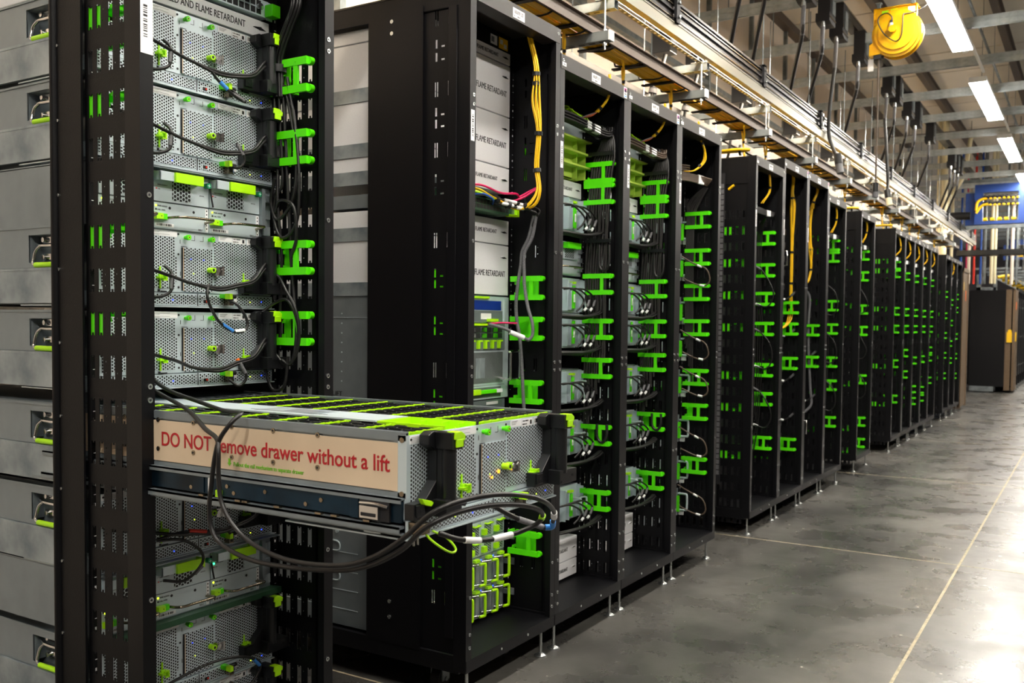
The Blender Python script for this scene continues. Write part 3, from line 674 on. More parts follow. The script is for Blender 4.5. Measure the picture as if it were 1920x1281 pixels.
# ---------------- power shelves: power units above, battery units below
def psu_mesh(): pass
def power_shelf(label, z, lit):
    t = thing('power_shelf', label, 'power supply shelf', (-.2, 1.328, z))
    b = MB(); b.box(-.80, -.004, 0, .535, -.002, .142); b.box(-.004, .002, 0, .49, .0645, .0665); b.box(-.004, .002, .002, .49, -.002, .001)
    b.box(-.004, .0, .315, .319, 0, .142); b.box(-.002, .016, .488, .5, .03, .138); b.box(-.8, .028, -.002, .541, .1435, .1465)
    b.build('shelf_frame', 'steel_dark', t)
    for k in range(3): MB().box(.0, .006, .503, .527, .012+.045*k, .036+.045*k, 0).build('bus_clip', 'zinc', t)
    for i, (y, q) in enumerate(((.003, .84), (.148, 1.), (.319, 1.))):
        w = .168*q
        b = MB(); b.box(-.002, .006, y, y+w, .067, .139); u = b.build('power_unit', 'steel', t)
        MB().box(.006, .0066, y+.056*q, y+.112*q, .072, .120).build('fan_grille', 'mesh_coarse', u)
        b = MB(); b.box(.006, .030, y+.002, y+.006, .115, .137, 0); b.box(.026, .030, y+.002, y+.044*q, .115, .137, 0); b.box(.028, .036, y+.044*q, y+.128*q, .113, .137, 1); b.box(.006, .03, y+.124*q, y+.128*q, .115, .137, 1)
        b.build('bail_handle', ['steel', 'lime'], u, (0, 0, 0), .0008)
        b = MB(); b.cyl((.006, y+w-.010, .120), (.020, y+w-.010, .120), .007, 14, 0); b.box(.020, .0204, y+w-.014, y+w-.006, .1194, .1206, 1); b.box(.020, .0204, y+w-.0106, y+w-.0094, .116, .124, 1); b.build('thumb_screw', ['dark_green', 'white'], u)
        b = MB(); b.cyl((.006, y+.010, .106), (.007, y+.010, .106), .0024, 8, 0); b.build('indicator_light', 'led_green' if lit and i == 2 else 'white', u)
        b = MB(); b.cyl((.006, y+.010, .097), (.007, y+.010, .097), .0018, 8, 0); b.build('indicator_light', 'red', u)
        text('lettering', 'PWR OK/INPUT', .004, 'ink_gray', u, (.0062, y+.014, .105)); text('lettering', 'FAIL', .004, 'ink_gray', u, (.0062, y+.014, .095)); text('lettering', 'ARTESYN', .0035, 'ink_gray', u, (.0062, y+w-.03, .092))
        b = MB(); b.box(-.002, .004, y, y+w, .002, .064, 0); b.box(.004, .0046, y+w-.010, y+w-.001, .004, .062, 1)
        for j in range(6): b.box(.0046, .0049, y+w-.007, y+w-.004, .01+.009*j, .014+.009*j, 2)
        b.cyl((.004, y+.050*q, .053), (.0045, y+.050*q, .053), .0036, 10, 2); b.cyl((.004, y+.122*q, .050), (.0045, y+.122*q, .050), .0036, 10, 2)
        b.box(.004, .0046, y+.008, y+.062*q, .006, .015, 1); barcode(b, .0046, y+.012, y+.056*q, .008, .0135, 2, seed=8+i)
        v = b.build('battery_unit', ['steel', 'label', 'ink'], t)
        b = MB(); b.box(.004, .018, y+.002, y+.022, .023, .037, 0); b.box(.004, .014, y+.022, y+.036, .023, .037, 1); b.cyl((.018, y+.016, .03), (.0183, y+.016, .03), .0014, 8, 2); b.build('release_tab', ['lime', 'green', 'ink'], v)
        MB().tube([(.004, y+.040, .028), (.03, y+.046, .029), (.042, y+.060, .030), (.044, y+.09*q, .031), (.044, y+.140*q, .031), (.040, y+.154*q, .031), (.028, y+.158*q, .029), (.004, y+.158*q, .026)], .0036, 10, 0, 4).build('pull_handle', 'bronze', v)
        MB().cyl((.004, y+.010, .056), (.005, y+.010, .056), .0024, 8).build('indicator_light', 'led_yellow', v)
        MB().cyl((.004, y+.010, .047), (.005, y+.010, .047), .0024, 8).build('indicator_light', 'ink', v)
        text('lettering', 'PWR GOOD', .0052, 'ink', v, (.0042, y+.014, .0540)); text('lettering', 'FAIL / EOL', .0052, 'ink', v, (.0042, y+.014, .0450)); text('lettering', 'BBU', .007, 'ink_gray', v, (.0042, y+.136*q, .005))
    MB().tube([(.01, .3165, .13), (.012, .318, .1), (.012, .325, .068)], .0022, 6, 0, 3).build('trim_wire', 'ink', t)
    return t
power_shelf('upper power shelf with bright lime handles, between the perforated chassis', 1.497, False)
power_shelf('dim lower power shelf with glowing green light, below the open drawer', .534, True)

def filler(label, rackid, z0, z1, txt=True, size=.03, H=None, wide=.527):
    y0 = {24: 1.33, 22: 2.573, 21: 3.173, 20: 3.773}[rackid]
    t = thing('filler_panel', label, 'blank filler panel', (-.2, y0, z0))
    h = z1-z0
    MB().box(-.72, 0, 0, wide, .0015, h-.0015).build('carton', 'card', t, (0, 0, 0), .002)
    if h > .06 and rackid == 22: MB().box(-.73, -.05, -.004, .0, -.012, .036).build('support_angle', 'zinc', t)
    if txt:
        text('lettering', 'RECYCLED AND FLAME RETARDANT', size, 'ink', t, (.0006, wide-.02-(.065 if h < .12 else .004), h*.5-size*(.35 if h < .12 else .75)), 'x', 'RIGHT', 1.0, w=.30 if rackid == 24 else (.385 if h > .12 else .27))
        zc = h*.5 if h < .12 else h*.75
        b = MB(); b.prism([(wide-.058, zc+.001), (wide-.03, zc+.005), (wide-.012, zc-.001), (wide-.034, zc-.003)], 'x', -.001, .0012, 0); b.prism([(wide-.058, zc+.001), (wide-.03, zc+.005), (wide-.03, zc+.007), (wide-.05, zc+.005)], 'x', .0, .006, 1)
        b.build('finger_notch', ['ink', 'card'], t)
    return t
filler('white filler panel lettered recycled and flame retardant at the top of the open rack', 24, 2.040, 2.089, True, .026)
z = [2.311, 2.2635, 2.067, 1.872, 1.774]
filler('thin white filler panel, topmost in the rack with the plain dark side', 22, 2.2635, 2.311, True, .020)
filler('upper of the two tall white filler panels above the network switch', 22, 2.067, 2.2625, True, .032)
filler('lower of the two tall white filler panels above the network switch', 22, 1.873, 2.066, True, .032)
filler('short white filler panel directly above the network switch with yellow cables', 22, 1.775, 1.872, True, .020)
filler('short white filler panel directly below the network switch with yellow cables', 22, 1.576, 1.672, True, .022)
filler('tall white filler panel standing on the server with the blue vent', 22, 1.381, 1.575, True, .032)
filler('small white filler panel below the olive green shelves, nearer of two', 21, 1.823, 1.893, True, .02)
filler('small white filler panel below the olive green shelves, farther of two', 20, 1.823, 1.893, True, .02)
for rid, nm in ((21, 'nearer'), (20, 'farther')):
    filler('upper white carton panel at the bottom of the %s olive-shelf rack' % nm, rid, .236, .335, True, .022)
    filler('lower white carton panel at the bottom of the %s olive-shelf rack' % nm, rid, .160, .235, True, .022)

# ================================================================ R24: switch at the very top, empty bay lip
t = thing('network_switch', 'network switch with green latch and cables at the very top of the open rack', 'network switch', (-.2, 1.33, 2.092))
b = MB(); b.box(-.45, .01, 0, .515, .004, .048, 0); b.box(.01, .012, .505, .527, -.002, .046, 0)
for k in range(24): b.box(.0095, .0105, .012+.020*k, .028+.020*k, .028, .044, 1); b.box(.0095, .0105, .012+.020*k, .028+.020*k, .008, .024, 1)
b.build('body', ['steel', 'ink'], t)
MB().box(.012, .04, .50, .53, .004, .036).build('green_latch', 'green', t, (0, 0, 0), .001)
b = MB(); b.cyl((.012, .48, .026), (.02, .48, .026), .009, 14); b.build('thumb_screw', 'chrome', t)
def cable(name, label, cat, pts, r, m='cable', group=None, ties=(), n=8, sub=8, tie_m='black_plastic', parent=None):
    o = MB().tube(pts, r, n, 0, sub).build(name, m, parent)
    if not parent: tag(o, label, cat, group)
    for p, q, rr in ties: MB().cyl(p, q, rr, 10).build('cable_tie' if tie_m == 'black_plastic' else 'cable_label', tie_m, o)
    return o
for i, (m_, dz) in enumerate((('blue', .0), ('blue', .012), ('green', .02), ('blue', -.008))):
    cable('patch_cable', ['lower blue patch cable looping out of the top switch in the open rack', 'upper blue patch cable looping out of the top switch in the open rack', 'bright green patch cable across the top switch in the open rack', 'blue patch cable hanging lowest in front of the top switch'][i], 'cable',
          [(-.185, 1.50+.05*i, 2.135), (-.16, 1.56+.05*i, 2.15+dz), (-.15, 1.64+.04*i, 2.140+dz), (-.186, 1.70+.03*i, 2.145)], .0045, m_)
b = MB(); b.box(-.9, -.19, 1.325, 1.866, 1.070, 1.073, 0); b.box(-.19, -.184, 1.325, 1.874, 1.066, 1.074, 0)
tag(b.build('shelf_plate', 'galv'), 'thin metal shelf edge directly above the open drawer in the rack', 'shelf')
b = MB(); b.box(-.9, -.21, 1.335, 1.866, .5305, .533, 0); b.box(-.21, -.17, 1.335, 1.874, .518, .533, 0)
tag(b.build('shelf_plate', 'pcb_green'), 'sloping metal shelf edge under the lower battery units in the rack', 'shelf')

# cables across the storage chassis fronts
def face_cable(zb, label, sag=.0, col='black'):
    x = -.165
    o = MB()
    for d in (0, .006):
        o.tube([(x, 1.34, zb+.105), (x+.012, 1.42, zb+.088), (x+.016, 1.50, zb+.068), (x+.014, 1.56, zb+.058-sag), (x+.012, 1.64, zb+.046-sag+d), (x+.012, 1.70, zb+.052+d), (x+.014, 1.755, zb+.066+d), (x+.004, 1.80, zb+.10+d*2), (x-.004, 1.83, zb+.115+d*2)], .0042, 8, 0, 6)
    return tag(o.build('power_cable', 'cable'), label, 'cable')
face_cable(1.850, 'pair of black power cables drooping across the topmost perforated chassis')
face_cable(1.653, 'pair of black power cables drooping across the second perforated chassis')
face_cable(1.311, 'pair of black power cables across the chassis below the battery units', .004)
face_cable(1.110, 'pair of black power cables across the chassis above the empty bay', .010)
face_cable(.684, 'short black power cables on the chassis behind the drawer', .0)
def pigtail(label, pts, sleeves, m='cable'):
    o = cable('data_cable', label, 'cable', pts, .0038, m)
    for a, c, mm in sleeves: MB().tube([a, ((Vector(a)+Vector(c))/2), c], .0052, 8, 0, 1).build('sleeve', mm, o)
    return o
pigtail('black cable with blue sleeve hanging from the topmost perforated chassis', [(-.155, 1.615, 1.905), (-.148, 1.635, 1.880), (-.142, 1.665, 1.858), (-.142, 1.70, 1.844), (-.15, 1.725, 1.845), (-.172, 1.70, 1.872)], [((-.146, 1.640, 1.876), (-.142, 1.660, 1.861), 'blue_sleeve'), ((-.142, 1.678, 1.853), (-.144, 1.715, 1.843), 'cable_gray')])
pigtail('black cable with grey sleeve at the tray of the second perforated chassis', [(-.16, 1.705, 1.735), (-.150, 1.715, 1.715), (-.148, 1.722, 1.69), (-.155, 1.71, 1.672), (-.172, 1.70, 1.674)], [((-.158, 1.706, 1.732), (-.149, 1.718, 1.705), 'cable_gray')])
pigtail('black cable looping down with blue sleeve in front of the fourth chassis', [(-.155, 1.61, 1.366), (-.143, 1.595, 1.342), (-.14, 1.60, 1.315), (-.138, 1.625, 1.275), (-.138, 1.66, 1.252), (-.14, 1.695, 1.245), (-.142, 1.722, 1.256), (-.145, 1.725, 1.28), (-.155, 1.705, 1.315), (-.172, 1.69, 1.328)], [((-.138, 1.64, 1.265), (-.138, 1.672, 1.2485), 'blue_sleeve'), ((-.140, 1.68, 1.247), (-.142, 1.714, 1.250), 'white')])
pigtail('black cable with orange end and grey sleeve above the empty bay', [(-.155, 1.705, 1.172), (-.148, 1.715, 1.150), (-.146, 1.725, 1.13), (-.150, 1.718, 1.112), (-.158, 1.705, 1.106), (-.172, 1.69, 1.122)], [((-.156, 1.703, 1.176), (-.154, 1.706, 1.168), 'orange'), ((-.152, 1.708, 1.165), (-.1465, 1.722, 1.138), 'cable_gray')])
pigtail('black cable with red sleeve across the chassis behind the drawer', [(-.165, 1.46, .745), (-.155, 1.53, .752), (-.150, 1.60, .741), (-.155, 1.66, .735), (-.17, 1.70, .705)], [((-.154, 1.545, .752), (-.150, 1.595, .742), 'red')])
pigtail('black cable curling over the left dim power unit', [(-.165, 1.46, .742), (-.150, 1.52, .735), (-.142, 1.57, .70), (-.142, 1.575, .665), (-.15, 1.53, .632), (-.168, 1.48, .640)], [((-.142, 1.576, .66), (-.146, 1.556, .643), 'cable_gray')])
pigtail('long black cable with blue sleeve arching over the lower chassis', [(-.165, 1.35, .36), (-.148, 1.46, .386), (-.14, 1.58, .405), (-.138, 1.68, .397), (-.138, 1.755, .366), (-.142, 1.765, .335), (-.15, 1.73, .300), (-.172, 1.69, .320)], [((-.138, 1.742, .373), (-.140, 1.764, .350), 'blue_sleeve')])
for i in range(3):
    cable('power_cable', ['black cable curving down at the left edge of the lowest chassis', 'black cable bending right across the lowest chassis front', 'black cable hugging the left post by the lowest chassis'][i], 'cable', [(-.15, 1.40-.02*i, .42), (-.13, 1.455+.012*i, .36-.02*i), (-.13, 1.47+.04*i, .26-.04*i), (-.14, 1.46+.05*i, .14)], .0045, 'cable')
for i, zb in enumerate((1.850, 1.653, 1.311)):
    o = cable('data_cable', ['grey sleeved cable plugged in at the left of the topmost chassis', 'grey sleeved cable curling at the left of the second chassis', 'grey sleeved cable curling at the left of the third chassis'][i], 'cable', [(-.17, 1.49, zb+.095), (-.152, 1.497, zb+.075), (-.150, 1.492, zb+.035), (-.16, 1.47, zb+.02), (-.18, 1.45, zb+.02)], .0040, 'cable')
    MB().cyl((-.152, 1.497, zb+.075), (-.150, 1.492, zb+.040), .0052, 8).build('sleeve', 'cable_gray', o)
# cables in the lane on the right of the open rack
b = MB()
for k in range(8):
    a = k*.78; dx, dy = .014*math.cos(a), .008*math.sin(a)
    b.tube([(-.085+dx, 1.845+dy, 2.16), (-.082+dx, 1.838+dy, 2.105), (-.115+dx, 1.840+dy, 2.05), (-.148+dx, 1.842+dy, 1.99), (-.150+dx*.8, 1.843+dy, 1.95), (-.150+dx, 1.842+dy*.6, 1.88)], .0042, 7, 0, 5)
o = tag(b.build('cable_bundle', 'cable'), 'bundle of black cables dropping in at the top right of the open rack', 'cable bundle')
MB().cyl((-.150, 1.843, 1.965), (-.150, 1.843, 1.945), .022, 12).build('cable_tie', 'black_plastic', o)
strands = [[(-.165, 1.842, 1.90), (-.16, 1.84, 1.80), (-.155, 1.845, 1.70), (-.15, 1.84, 1.6), (-.14, 1.845, 1.45), (-.15, 1.85, 1.30), (-.15, 1.85, 1.2)],
 [(-.152, 1.846, 1.90), (-.145, 1.846, 1.78), (-.14, 1.848, 1.65), (-.16, 1.845, 1.62), (-.165, 1.84, 1.56), (-.13, 1.835, 1.50), (-.08, 1.84, 1.54), (-.07, 1.84, 1.66), (-.09, 1.845, 1.80), (-.12, 1.845, 1.93)],
 [(-.140, 1.85, 1.90), (-.13, 1.85, 1.75), (-.12, 1.85, 1.60), (-.11, 1.85, 1.45), (-.10, 1.85, 1.35), (-.085, 1.845, 1.25), (-.09, 1.84, 1.18), (-.12, 1.84, 1.155), (-.16, 1.835, 1.19), (-.18, 1.80, 1.2)],
 [(-.19, 1.80, 1.405), (-.15, 1.835, 1.40), (-.11, 1.83, 1.36), (-.075, 1.835, 1.30), (-.07, 1.84, 1.22), (-.10, 1.84, 1.16), (-.13, 1.835, 1.17)],
 [(-.18, 1.80, 1.29), (-.15, 1.83, 1.325), (-.10, 1.83, 1.33), (-.075, 1.84, 1.27), (-.08, 1.845, 1.2)],
 [(-.16, 1.84, 1.57), (-.13, 1.83, 1.60), (-.08, 1.83, 1.58), (-.075, 1.835, 1.50), (-.10, 1.84, 1.45)],
 [(-.13, 1.85, 1.9), (-.105, 1.85, 1.80), (-.09, 1.85, 1.70), (-.10, 1.845, 1.60), (-.15, 1.84, 1.55), (-.17, 1.835, 1.60), (-.15, 1.83, 1.66)],
 [(-.18, 1.82, 1.15), (-.16, 1.83, 1.09), (-.12, 1.835, 1.10), (-.11, 1.84, 1.18)]]
nm = ['black cable hanging straight down the left of the cable lane in the open rack', 'black cable with the widest loop between the upper green brackets', 'black cable running from the top brackets to the lowest loop in the open rack', 'black cable arching over the lower two green brackets', 'black cable looping beside the lowest visible chassis handle', 'thin black cable making the small arch above the third green bracket', 'black cable doubling back below the second green bracket', 'short black cable looping below the last handle in the open rack']
for p, l in zip(strands, nm): cable('power_cable', l, 'cable', p, .0045, 'cable', n=7)

# two thick cables draped over the drawer
for i, (pts, l) in enumerate((([(-.17, 1.42, 1.160), (-.05, 1.40, 1.118), (.08, 1.38, 1.098), (.19, 1.355, 1.086), (.26, 1.335, 1.087), (.293, 1.31, 1.088), (.296, 1.285, 1.075), (.275, 1.272, 1.04), (.262, 1.27, 1.0), (.252, 1.27, .945), (.246, 1.27, .90), (.252, 1.27, .86), (.281, 1.27, .831), (.364, 1.27, .811), (.478, 1.27, .812), (.598, 1.27, .825), (.673, 1.265, .847), (.744, 1.26, .885), (.80, 1.25, .93), (.84, 1.28, .955), (.87, 1.34, .962), (.885, 1.42, .952), (.885, 1.49, .930), (.87, 1.515, .905), (.84, 1.50, .885), (.82, 1.43, .880), (.80, 1.36, .890), (.775, 1.325, .905)], 'thick black cable hanging lower under the drawer and looping up to its front'),
    ([(-.17, 1.40, 1.15), (-.04, 1.36, 1.118), (.08, 1.335, 1.092), (.14, 1.315, 1.08), (.21, 1.29, 1.055), (.262, 1.275, 1.040), (.280, 1.264, 1.015), (.283, 1.262, .961), (.297, 1.26, .91), (.345, 1.26, .863), (.418, 1.26, .836), (.502, 1.26, .828), (.607, 1.26, .838), (.681, 1.258, .863), (.752, 1.25, .905), (.81, 1.255, .955), (.845, 1.29, .975), (.87, 1.36, .978), (.885, 1.44, .965), (.89, 1.50, .945), (.875, 1.56, .915), (.85, 1.60, .885), (.84, 1.615, .872), (.83, 1.60, .872), (.80, 1.55, .895), (.775, 1.50, .925)], 'thick black cable draped over the drawer, the one ending in the blue sleeved loop'))):
    o = cable('power_cable', l, 'cable', pts, .0047, 'cable', n=10)
    if i:
        MB().tube([(.852, 1.597, .888), (.842, 1.612, .8735), (.832, 1.602, .8725)], .0060, 10, 0, 4).build('sleeve', 'blue_sleeve', o); MB().cyl((.874, 1.562, .914), (.864, 1.580, .900), .0062, 10).build('sleeve', 'label', o); MB().cyl((.828, 1.598, .8735), (.800, 1.552, .894), .0060, 10).build('sleeve', 'cable_gray', o)
    else:
        MB().cyl((.833, 1.475, .882), (.82, 1.430, .880), .0062, 10).build('sleeve', 'label', o); MB().cyl((.812, 1.40, .8825), (.802, 1.365, .889), .0062, 10).build('sleeve', 'label', o)
        MB().tube([(.872, 1.517, .909), (.880, 1.508, .918)], .0060, 10, 0, 1).build('sleeve', 'lime', o)
o = MB().tube([(.725, 1.345, .902), (.735, 1.352, .885), (.745, 1.375, .865), (.75, 1.40, .852), (.748, 1.415, .856), (.738, 1.40, .878), (.728, 1.37, .895)], .0022, 6, 0, 5, ).build('pull_loop', 'lime')
tag(o, 'bright lime plastic pull strap hanging under the drawer front', 'pull strap')
MB().box(.703, .735, 1.33, 1.352, .895, .915).build('plug', 'bronze', o)
b = MB()
for k in range(2): b.tube([(.712, 1.335+.012*k, .89), (.712, 1.335+.012*k, .872)], .002, 6, 0, 1)
b.build('spring_pin', 'chrome', o)

# ================================================================ R22: side bodies, servers, power block
def steel_body(label, z0, z1, depth=-.95, lift=True, name='server_body'):
    pass
t = thing('accelerator_server', 'tall server with a blue vent and steel bail handle in the white-panel rack', 'server', (-.2, 2.573, .99))
b = MB(); b.box(-.8, -.002, 0, .527, .0, .388, 0); b.box(-.002, .003, .50, .527, 0, .385, 1); b.box(-.8, -.01, -.002, 0, .300, .302, 1); b.box(-.36, -.35, -.003, 0, .3, .302, 1)
for k in range(8): b.cyl((-.38, 0, .07+.035*k), (-.38, -.0015, .07+.035*k), .003, 6, 1)
b.build('body', ['steel_dark', 'steel'], t)
b = MB(); b.box(.0, .004, .01, .50, .288, .385, 0); b.box(.004, .008, .49, .497, .295, .375, 0); u = b.build('compute_sled', 'steel', t)
MB().box(.004, .0055, .015, .47, .335, .370).build('vent', 'mesh_blue', u); MB().box(.004, .0055, .02, .48, .29, .332, 0).box(.0055, .0062, .33, .40, .30, .322, 1).build('cover', ['steel_dark', 'label'], u)
MB().box(.004, .012, .28, .38, .377, .385).build('lime_latch', 'lime', u); MB().box(.004, .02, .37, .43, .291, .302).build('port_clip', 'lime', u)
b = MB(); b.box(.0, .004, .01, .50, .184, .284, 0); u = b.build('port_sled', 'steel_dark', t)
for j in range(2):
    for k in range(6):
        MB().box(.004, .012, .03+.075*k, .062+.075*k, .253-.022*j, .269-.022*j).box(.004, .011, .064+.075*k, .095+.075*k, .251-.022*j, .270-.022*j, 1).build('port_cage', ['chrome', 'ink'], u)
for k in range(10): MB().prism([(.022+.047*k, .19), (.034+.047*k, .19), (.034+.047*k, .216), (.05+.047*k, .216), (.05+.047*k, .222), (.022+.047*k, .222)], 'x', .004, .014).build('ejector', 'lime', u)
MB().box(.004, .012, .28, .38, .276, .284).build('lime_latch', 'lime', u)
u = MB().box(.0, .004, .008, .50, .052, .182).build('fan_door', 'steel', t); MB().box(.004, .0052, .012, .485, .060, .176).box(.0052, .0056, .30, .36, .08, .155, 1).build('mesh_panel', ['mesh_fine', 'zinc'], u)
u = MB().box(.0, .006, .008, .515, .0, .050).build('lower_sled', 'steel', t); MB().box(.006, .007, .012, .47, .006, .044).build('mesh_panel', 'mesh_fine', u)
MB().box(.007, .024, .25, .31, .020, .040, 0).box(.010, .022, .31, .42, .022, .036, 1).box(.010, .022, .42, .46, .022, .036, 2).build('release_lever', ['lime', 'green', 'white'], u, (0, 0, 0), .001)
b = MB(); b.tube([(.004, .452, .078), (.05, .455, .072), (.058, .458, .082), (.058, .458, .15), (.058, .458, .174), (.05, .46, .178), (.05, .52, .178), (.058, .525, .172), (.058, .525, .08), (.05, .52, .072), (.05, .455, .072)], .0048, 10, 0, 3); b.build('bail_handle', 'chrome', t)
text('lettering', 'LIFT', .024, 'ink', t, (-.425, -.0008, .016), '-y', sx=1.1)
t = thing('blank_tray', 'flat steel tray below the tall server, above the drawer', 'server tray', (-.2, 2.573, .925))
MB().box(-.8, .0, 0, .50, .0, .060, 0).box(0, .001, .38, .46, .042, .053, 1).box(-.002, .004, .496, .503, 0, .06, 0).build('body', ['steel_dark', 'label'], t)
t = thing('disk_server', 'steel boxed server behind the drawer front, lettered on its side, in the second rack', 'server', (-.2, 2.573, .60))
MB().box(-.8, .0, 0, .527, .0, .30, 0).box(-.8, -.2, -.002, 0, .2, .203, 1).build('body', ['steel_dark', 'steel'], t)
b = MB(); b.box(0, .002, .0, .50, 0, .040); u = b.build('lever_sled', 'steel_dark', t); MB().box(.002, .003, .01, .47, .003, .037).build('mesh_panel', 'mesh_fine', u); MB().box(.002, .022, .36, .40, .010, .030).box(.006, .018, .40, .47, .014, .026).build('release_lever', 'lime', u)
t = thing('blank_tray', 'flat green tray above the six small fans', 'server tray', (-.2, 2.573, .54))
MB().box(-.8, .0, 0, .505, .0, .058).build('body', 'pcb_green', t)
t = thing('power_block', 'lower power block with six small green fans over six lime framed power units', 'power supply shelf', (-.2, 2.573, .162))
b = MB(); b.box(-.8, -.002, 0, .515, 0, .376, 0)
for z_ in (.06, .13, .20, .27): b.box(-.8, -.3, -.002, 0, z_, z_+.002, 1)
for z_ in (.27, .16): b.tube([(-.45, -.002, z_+.04), (-.40, -.004, z_+.04), (-.385, -.004, z_+.03), (-.385, -.004, z_+.012), (-.40, -.004, z_+.004), (-.45, -.002, z_+.004)], .003, 6, 1, 3)
b.cyl((-.40, 0, .345), (-.40, -.004, .345), .007, 10, 1); b.cyl((-.40, 0, .365), (-.40, -.004, .365), .007, 10, 1)
b.build('body', ['steel_dark', 'steel'], t)
for i in range(6):
    y = .012+.0835*i
    for j in range(2):
        z_ = .238+.066*j; b = MB(); b.box(-.002, .003, y, y+.079, z_, z_+.062); u = b.build('fan_unit', 'steel', t)
        MB().box(.003, .0042, y+.022, y+.070, z_+.006, z_+.05).build('fan_grille', 'mesh_coarse', u)
        b = MB(); b.tube([(.003, y+.028, z_+.052), (.016, y+.028, z_+.052), (.016, y+.064, z_+.052), (.003, y+.064, z_+.052)], .004, 6, 0, 1); b.box(.004, .018, y+.002, y+.024, z_+.012, z_+.034); b.build('green_tab', 'lime', u)
        MB().cyl((.003, y+.072, z_+.05), (.0045, y+.072, z_+.05), .0022, 6).build('indicator_light', 'led_blue', u)
        z_ = .004+.117*j; u = MB().box(-.002, .002, y, y+.079, z_, z_+.113, 0).build('power_unit', 'zinc', t)
        MB().box(.002, .0028, y+.012, y+.052, z_+.008, z_+.09).build('mesh_panel', 'mesh_fine', u)
        for zz in (z_+.016, z_+.092): MB().cyl((.002, y+.008, zz), (.026, y+.056, zz), .005, 8).build('strut', 'chrome', u)
        b = MB(); b.tube([(.026, y+.044, z_+.094), (.032, y+.066, z_+.094), (.034, y+.070, z_+.086), (.034, y+.070, z_+.022), (.032, y+.066, z_+.014), (.026, y+.044, z_+.014)], .0058, 8, 0, 2)
        b.box(.003, .02, y+.03, y+.058, z_+.100, z_+.110); b.build('lime_frame', 'lime', u)
        MB().cyl((.002, y+.004, z_+.1), (.0038, y+.004, z_+.1), .0022, 6).build('indicator_light', 'led_blue', u)
for z_ in (.05, .17, .27, .345): MB().box(-.01, .012, .528, .546, z_, z_+.018, 0).box(.012, .030, .540, .546, z_-.004, z_+.022, 0).build('bus_clip', 'galv', t)
# switch
t = thing('network_switch', 'network switch with black ports, lime latch and yellow, blue and pink cables', 'network switch', (-.2, 2.573, 1.677))
b = MB(); b.box(-.45, -.002, 0, .46, .004, .052, 2); b.box(-.002, .055, 0, .46, .004, .052, 0)
for k in range(20): b.box(.0545, .0555, .010+.0215*k, .028+.0215*k, .030, .046, 1); b.box(.0545, .0555, .010+.0215*k, .028+.0215*k, .012, .027, 1)
b.build('body', ['pcb_green', 'ink', 'steel_dark'], t)
b = MB(); b.prism([(.44, .0), (.505, .004), (.505, .042), (.488, .042), (.488, .012), (.44, .010)], 'x', .04, .062); b.box(.05, .06, .452, .468, .034, .046); b.build('lime_latch', 'lime', t, (0, 0, 0), .001)
MB().box(0, .05, .46, .49, .008, .046).build('end_module', 'steel_dark', t)

# yellow fibre bundle in the R22 lane
def fibre(label, path, n=5, r=.0032, spread=.007, m='yellow', ties=(), kind='fibre_cable_bundle', seed=1):
    q = random.Random(seed); b = MB()
    for k in range(n):
        a = 2*math.pi*k/n; pts = []
        for i, p in enumerate(path):
            s = spread*(1.7 if i % 2 and (i//2) % 2 else .8); pts.append((p[0]+s*math.cos(a+i*.4), p[1]+s*math.sin(a+i*.4), p[2]))
        b.tube(pts, r, 6, 0, 5)
    o = tag(b.build(kind, m), label, 'cable bundle')
    for p in ties:
        i = int(p); f = p-i; A = Vector(path[i]); B_ = Vector(path[min(i+1, len(path)-1)]); c = A.lerp(B_, f); d = (B_-A).normalized()*.007
        MB().cyl(c-d, c+d, spread*1.35+r, 10).build('cable_tie', 'black_plastic', o)
    return o
fibre('yellow fibre cable bundle hanging in the lane of the white-panel rack', [(-.075, 3.02, 2.42), (-.066, 3.02, 2.34), (-.035, 3.02, 2.22), (-.036, 3.02, 2.10), (-.022, 3.02, 1.99), (-.030, 3.02, 1.86), (-.020, 3.02, 1.77), (-.045, 3.01, 1.715), (-.09, 3.0, 1.70), (-.12, 2.95, 1.715), (-.13, 2.86, 1.735), (-.135, 2.76, 1.75), (-.14, 2.66, 1.745)], 6, .0032, .009, ties=(2.2, 2.5, 4.1, 5.2, 7.4, 8.8, 9.6))
for i, (m_, p) in enumerate((('blue', [(-.14, 2.70, 1.71), (-.12, 2.78, 1.735), (-.12, 2.86, 1.725), (-.145, 2.90, 1.712)]), ('magenta', [(-.15, 2.68, 1.75), (-.12, 2.78, 1.765), (-.11, 2.90, 1.75), (-.10, 2.99, 1.757), (-.11, 3.03, 1.745)]), ('magenta', [(-.13, 2.98, 1.725), (-.09, 3.02, 1.745), (-.055, 3.05, 1.775), (-.06, 3.06, 1.782), (-.11, 3.03, 1.75)]), ('lime', [(-.14, 2.66, 1.73), (-.12, 2.76, 1.738), (-.125, 2.87, 1.728), (-.13, 2.92, 1.735), (-.14, 2.93, 1.728)]))):
    cable('patch_cable', ['blue patch cable looping out of the switch with yellow cables', 'long pink patch cable crossing above the switch ports', 'pink patch cable loop sticking out to the right above the switch', 'lime patch cable running along the switch ports'][i], 'cable', p, .0042, m_)
for i, (y_, z_) in enumerate(((2.95, 1.715), (2.97, 1.728))):
    o = cable('data_cable', ['lower black cable with white labels right of the switch', 'upper black cable with white labels right of the switch'][i], 'cable', [(-.14, y_-.08, z_+.004), (-.115, y_, z_-.006+.006*i), (-.075, y_+.06, z_-.014+.004*i), (-.045, y_+.10, z_-.028), (-.06, 3.055, 1.66), (-.08, 3.06, 1.62)], .0042)
    MB().cyl((-.122, y_-.025, z_+.002), (-.10, y_+.022, z_-.004), .0068, 8).build('cable_label', 'label', o); MB().cyl((-.092, y_+.034, z_-.009), (-.077, y_+.058, z_-.0125), .0068, 8).build('cable_label', 'label', o)
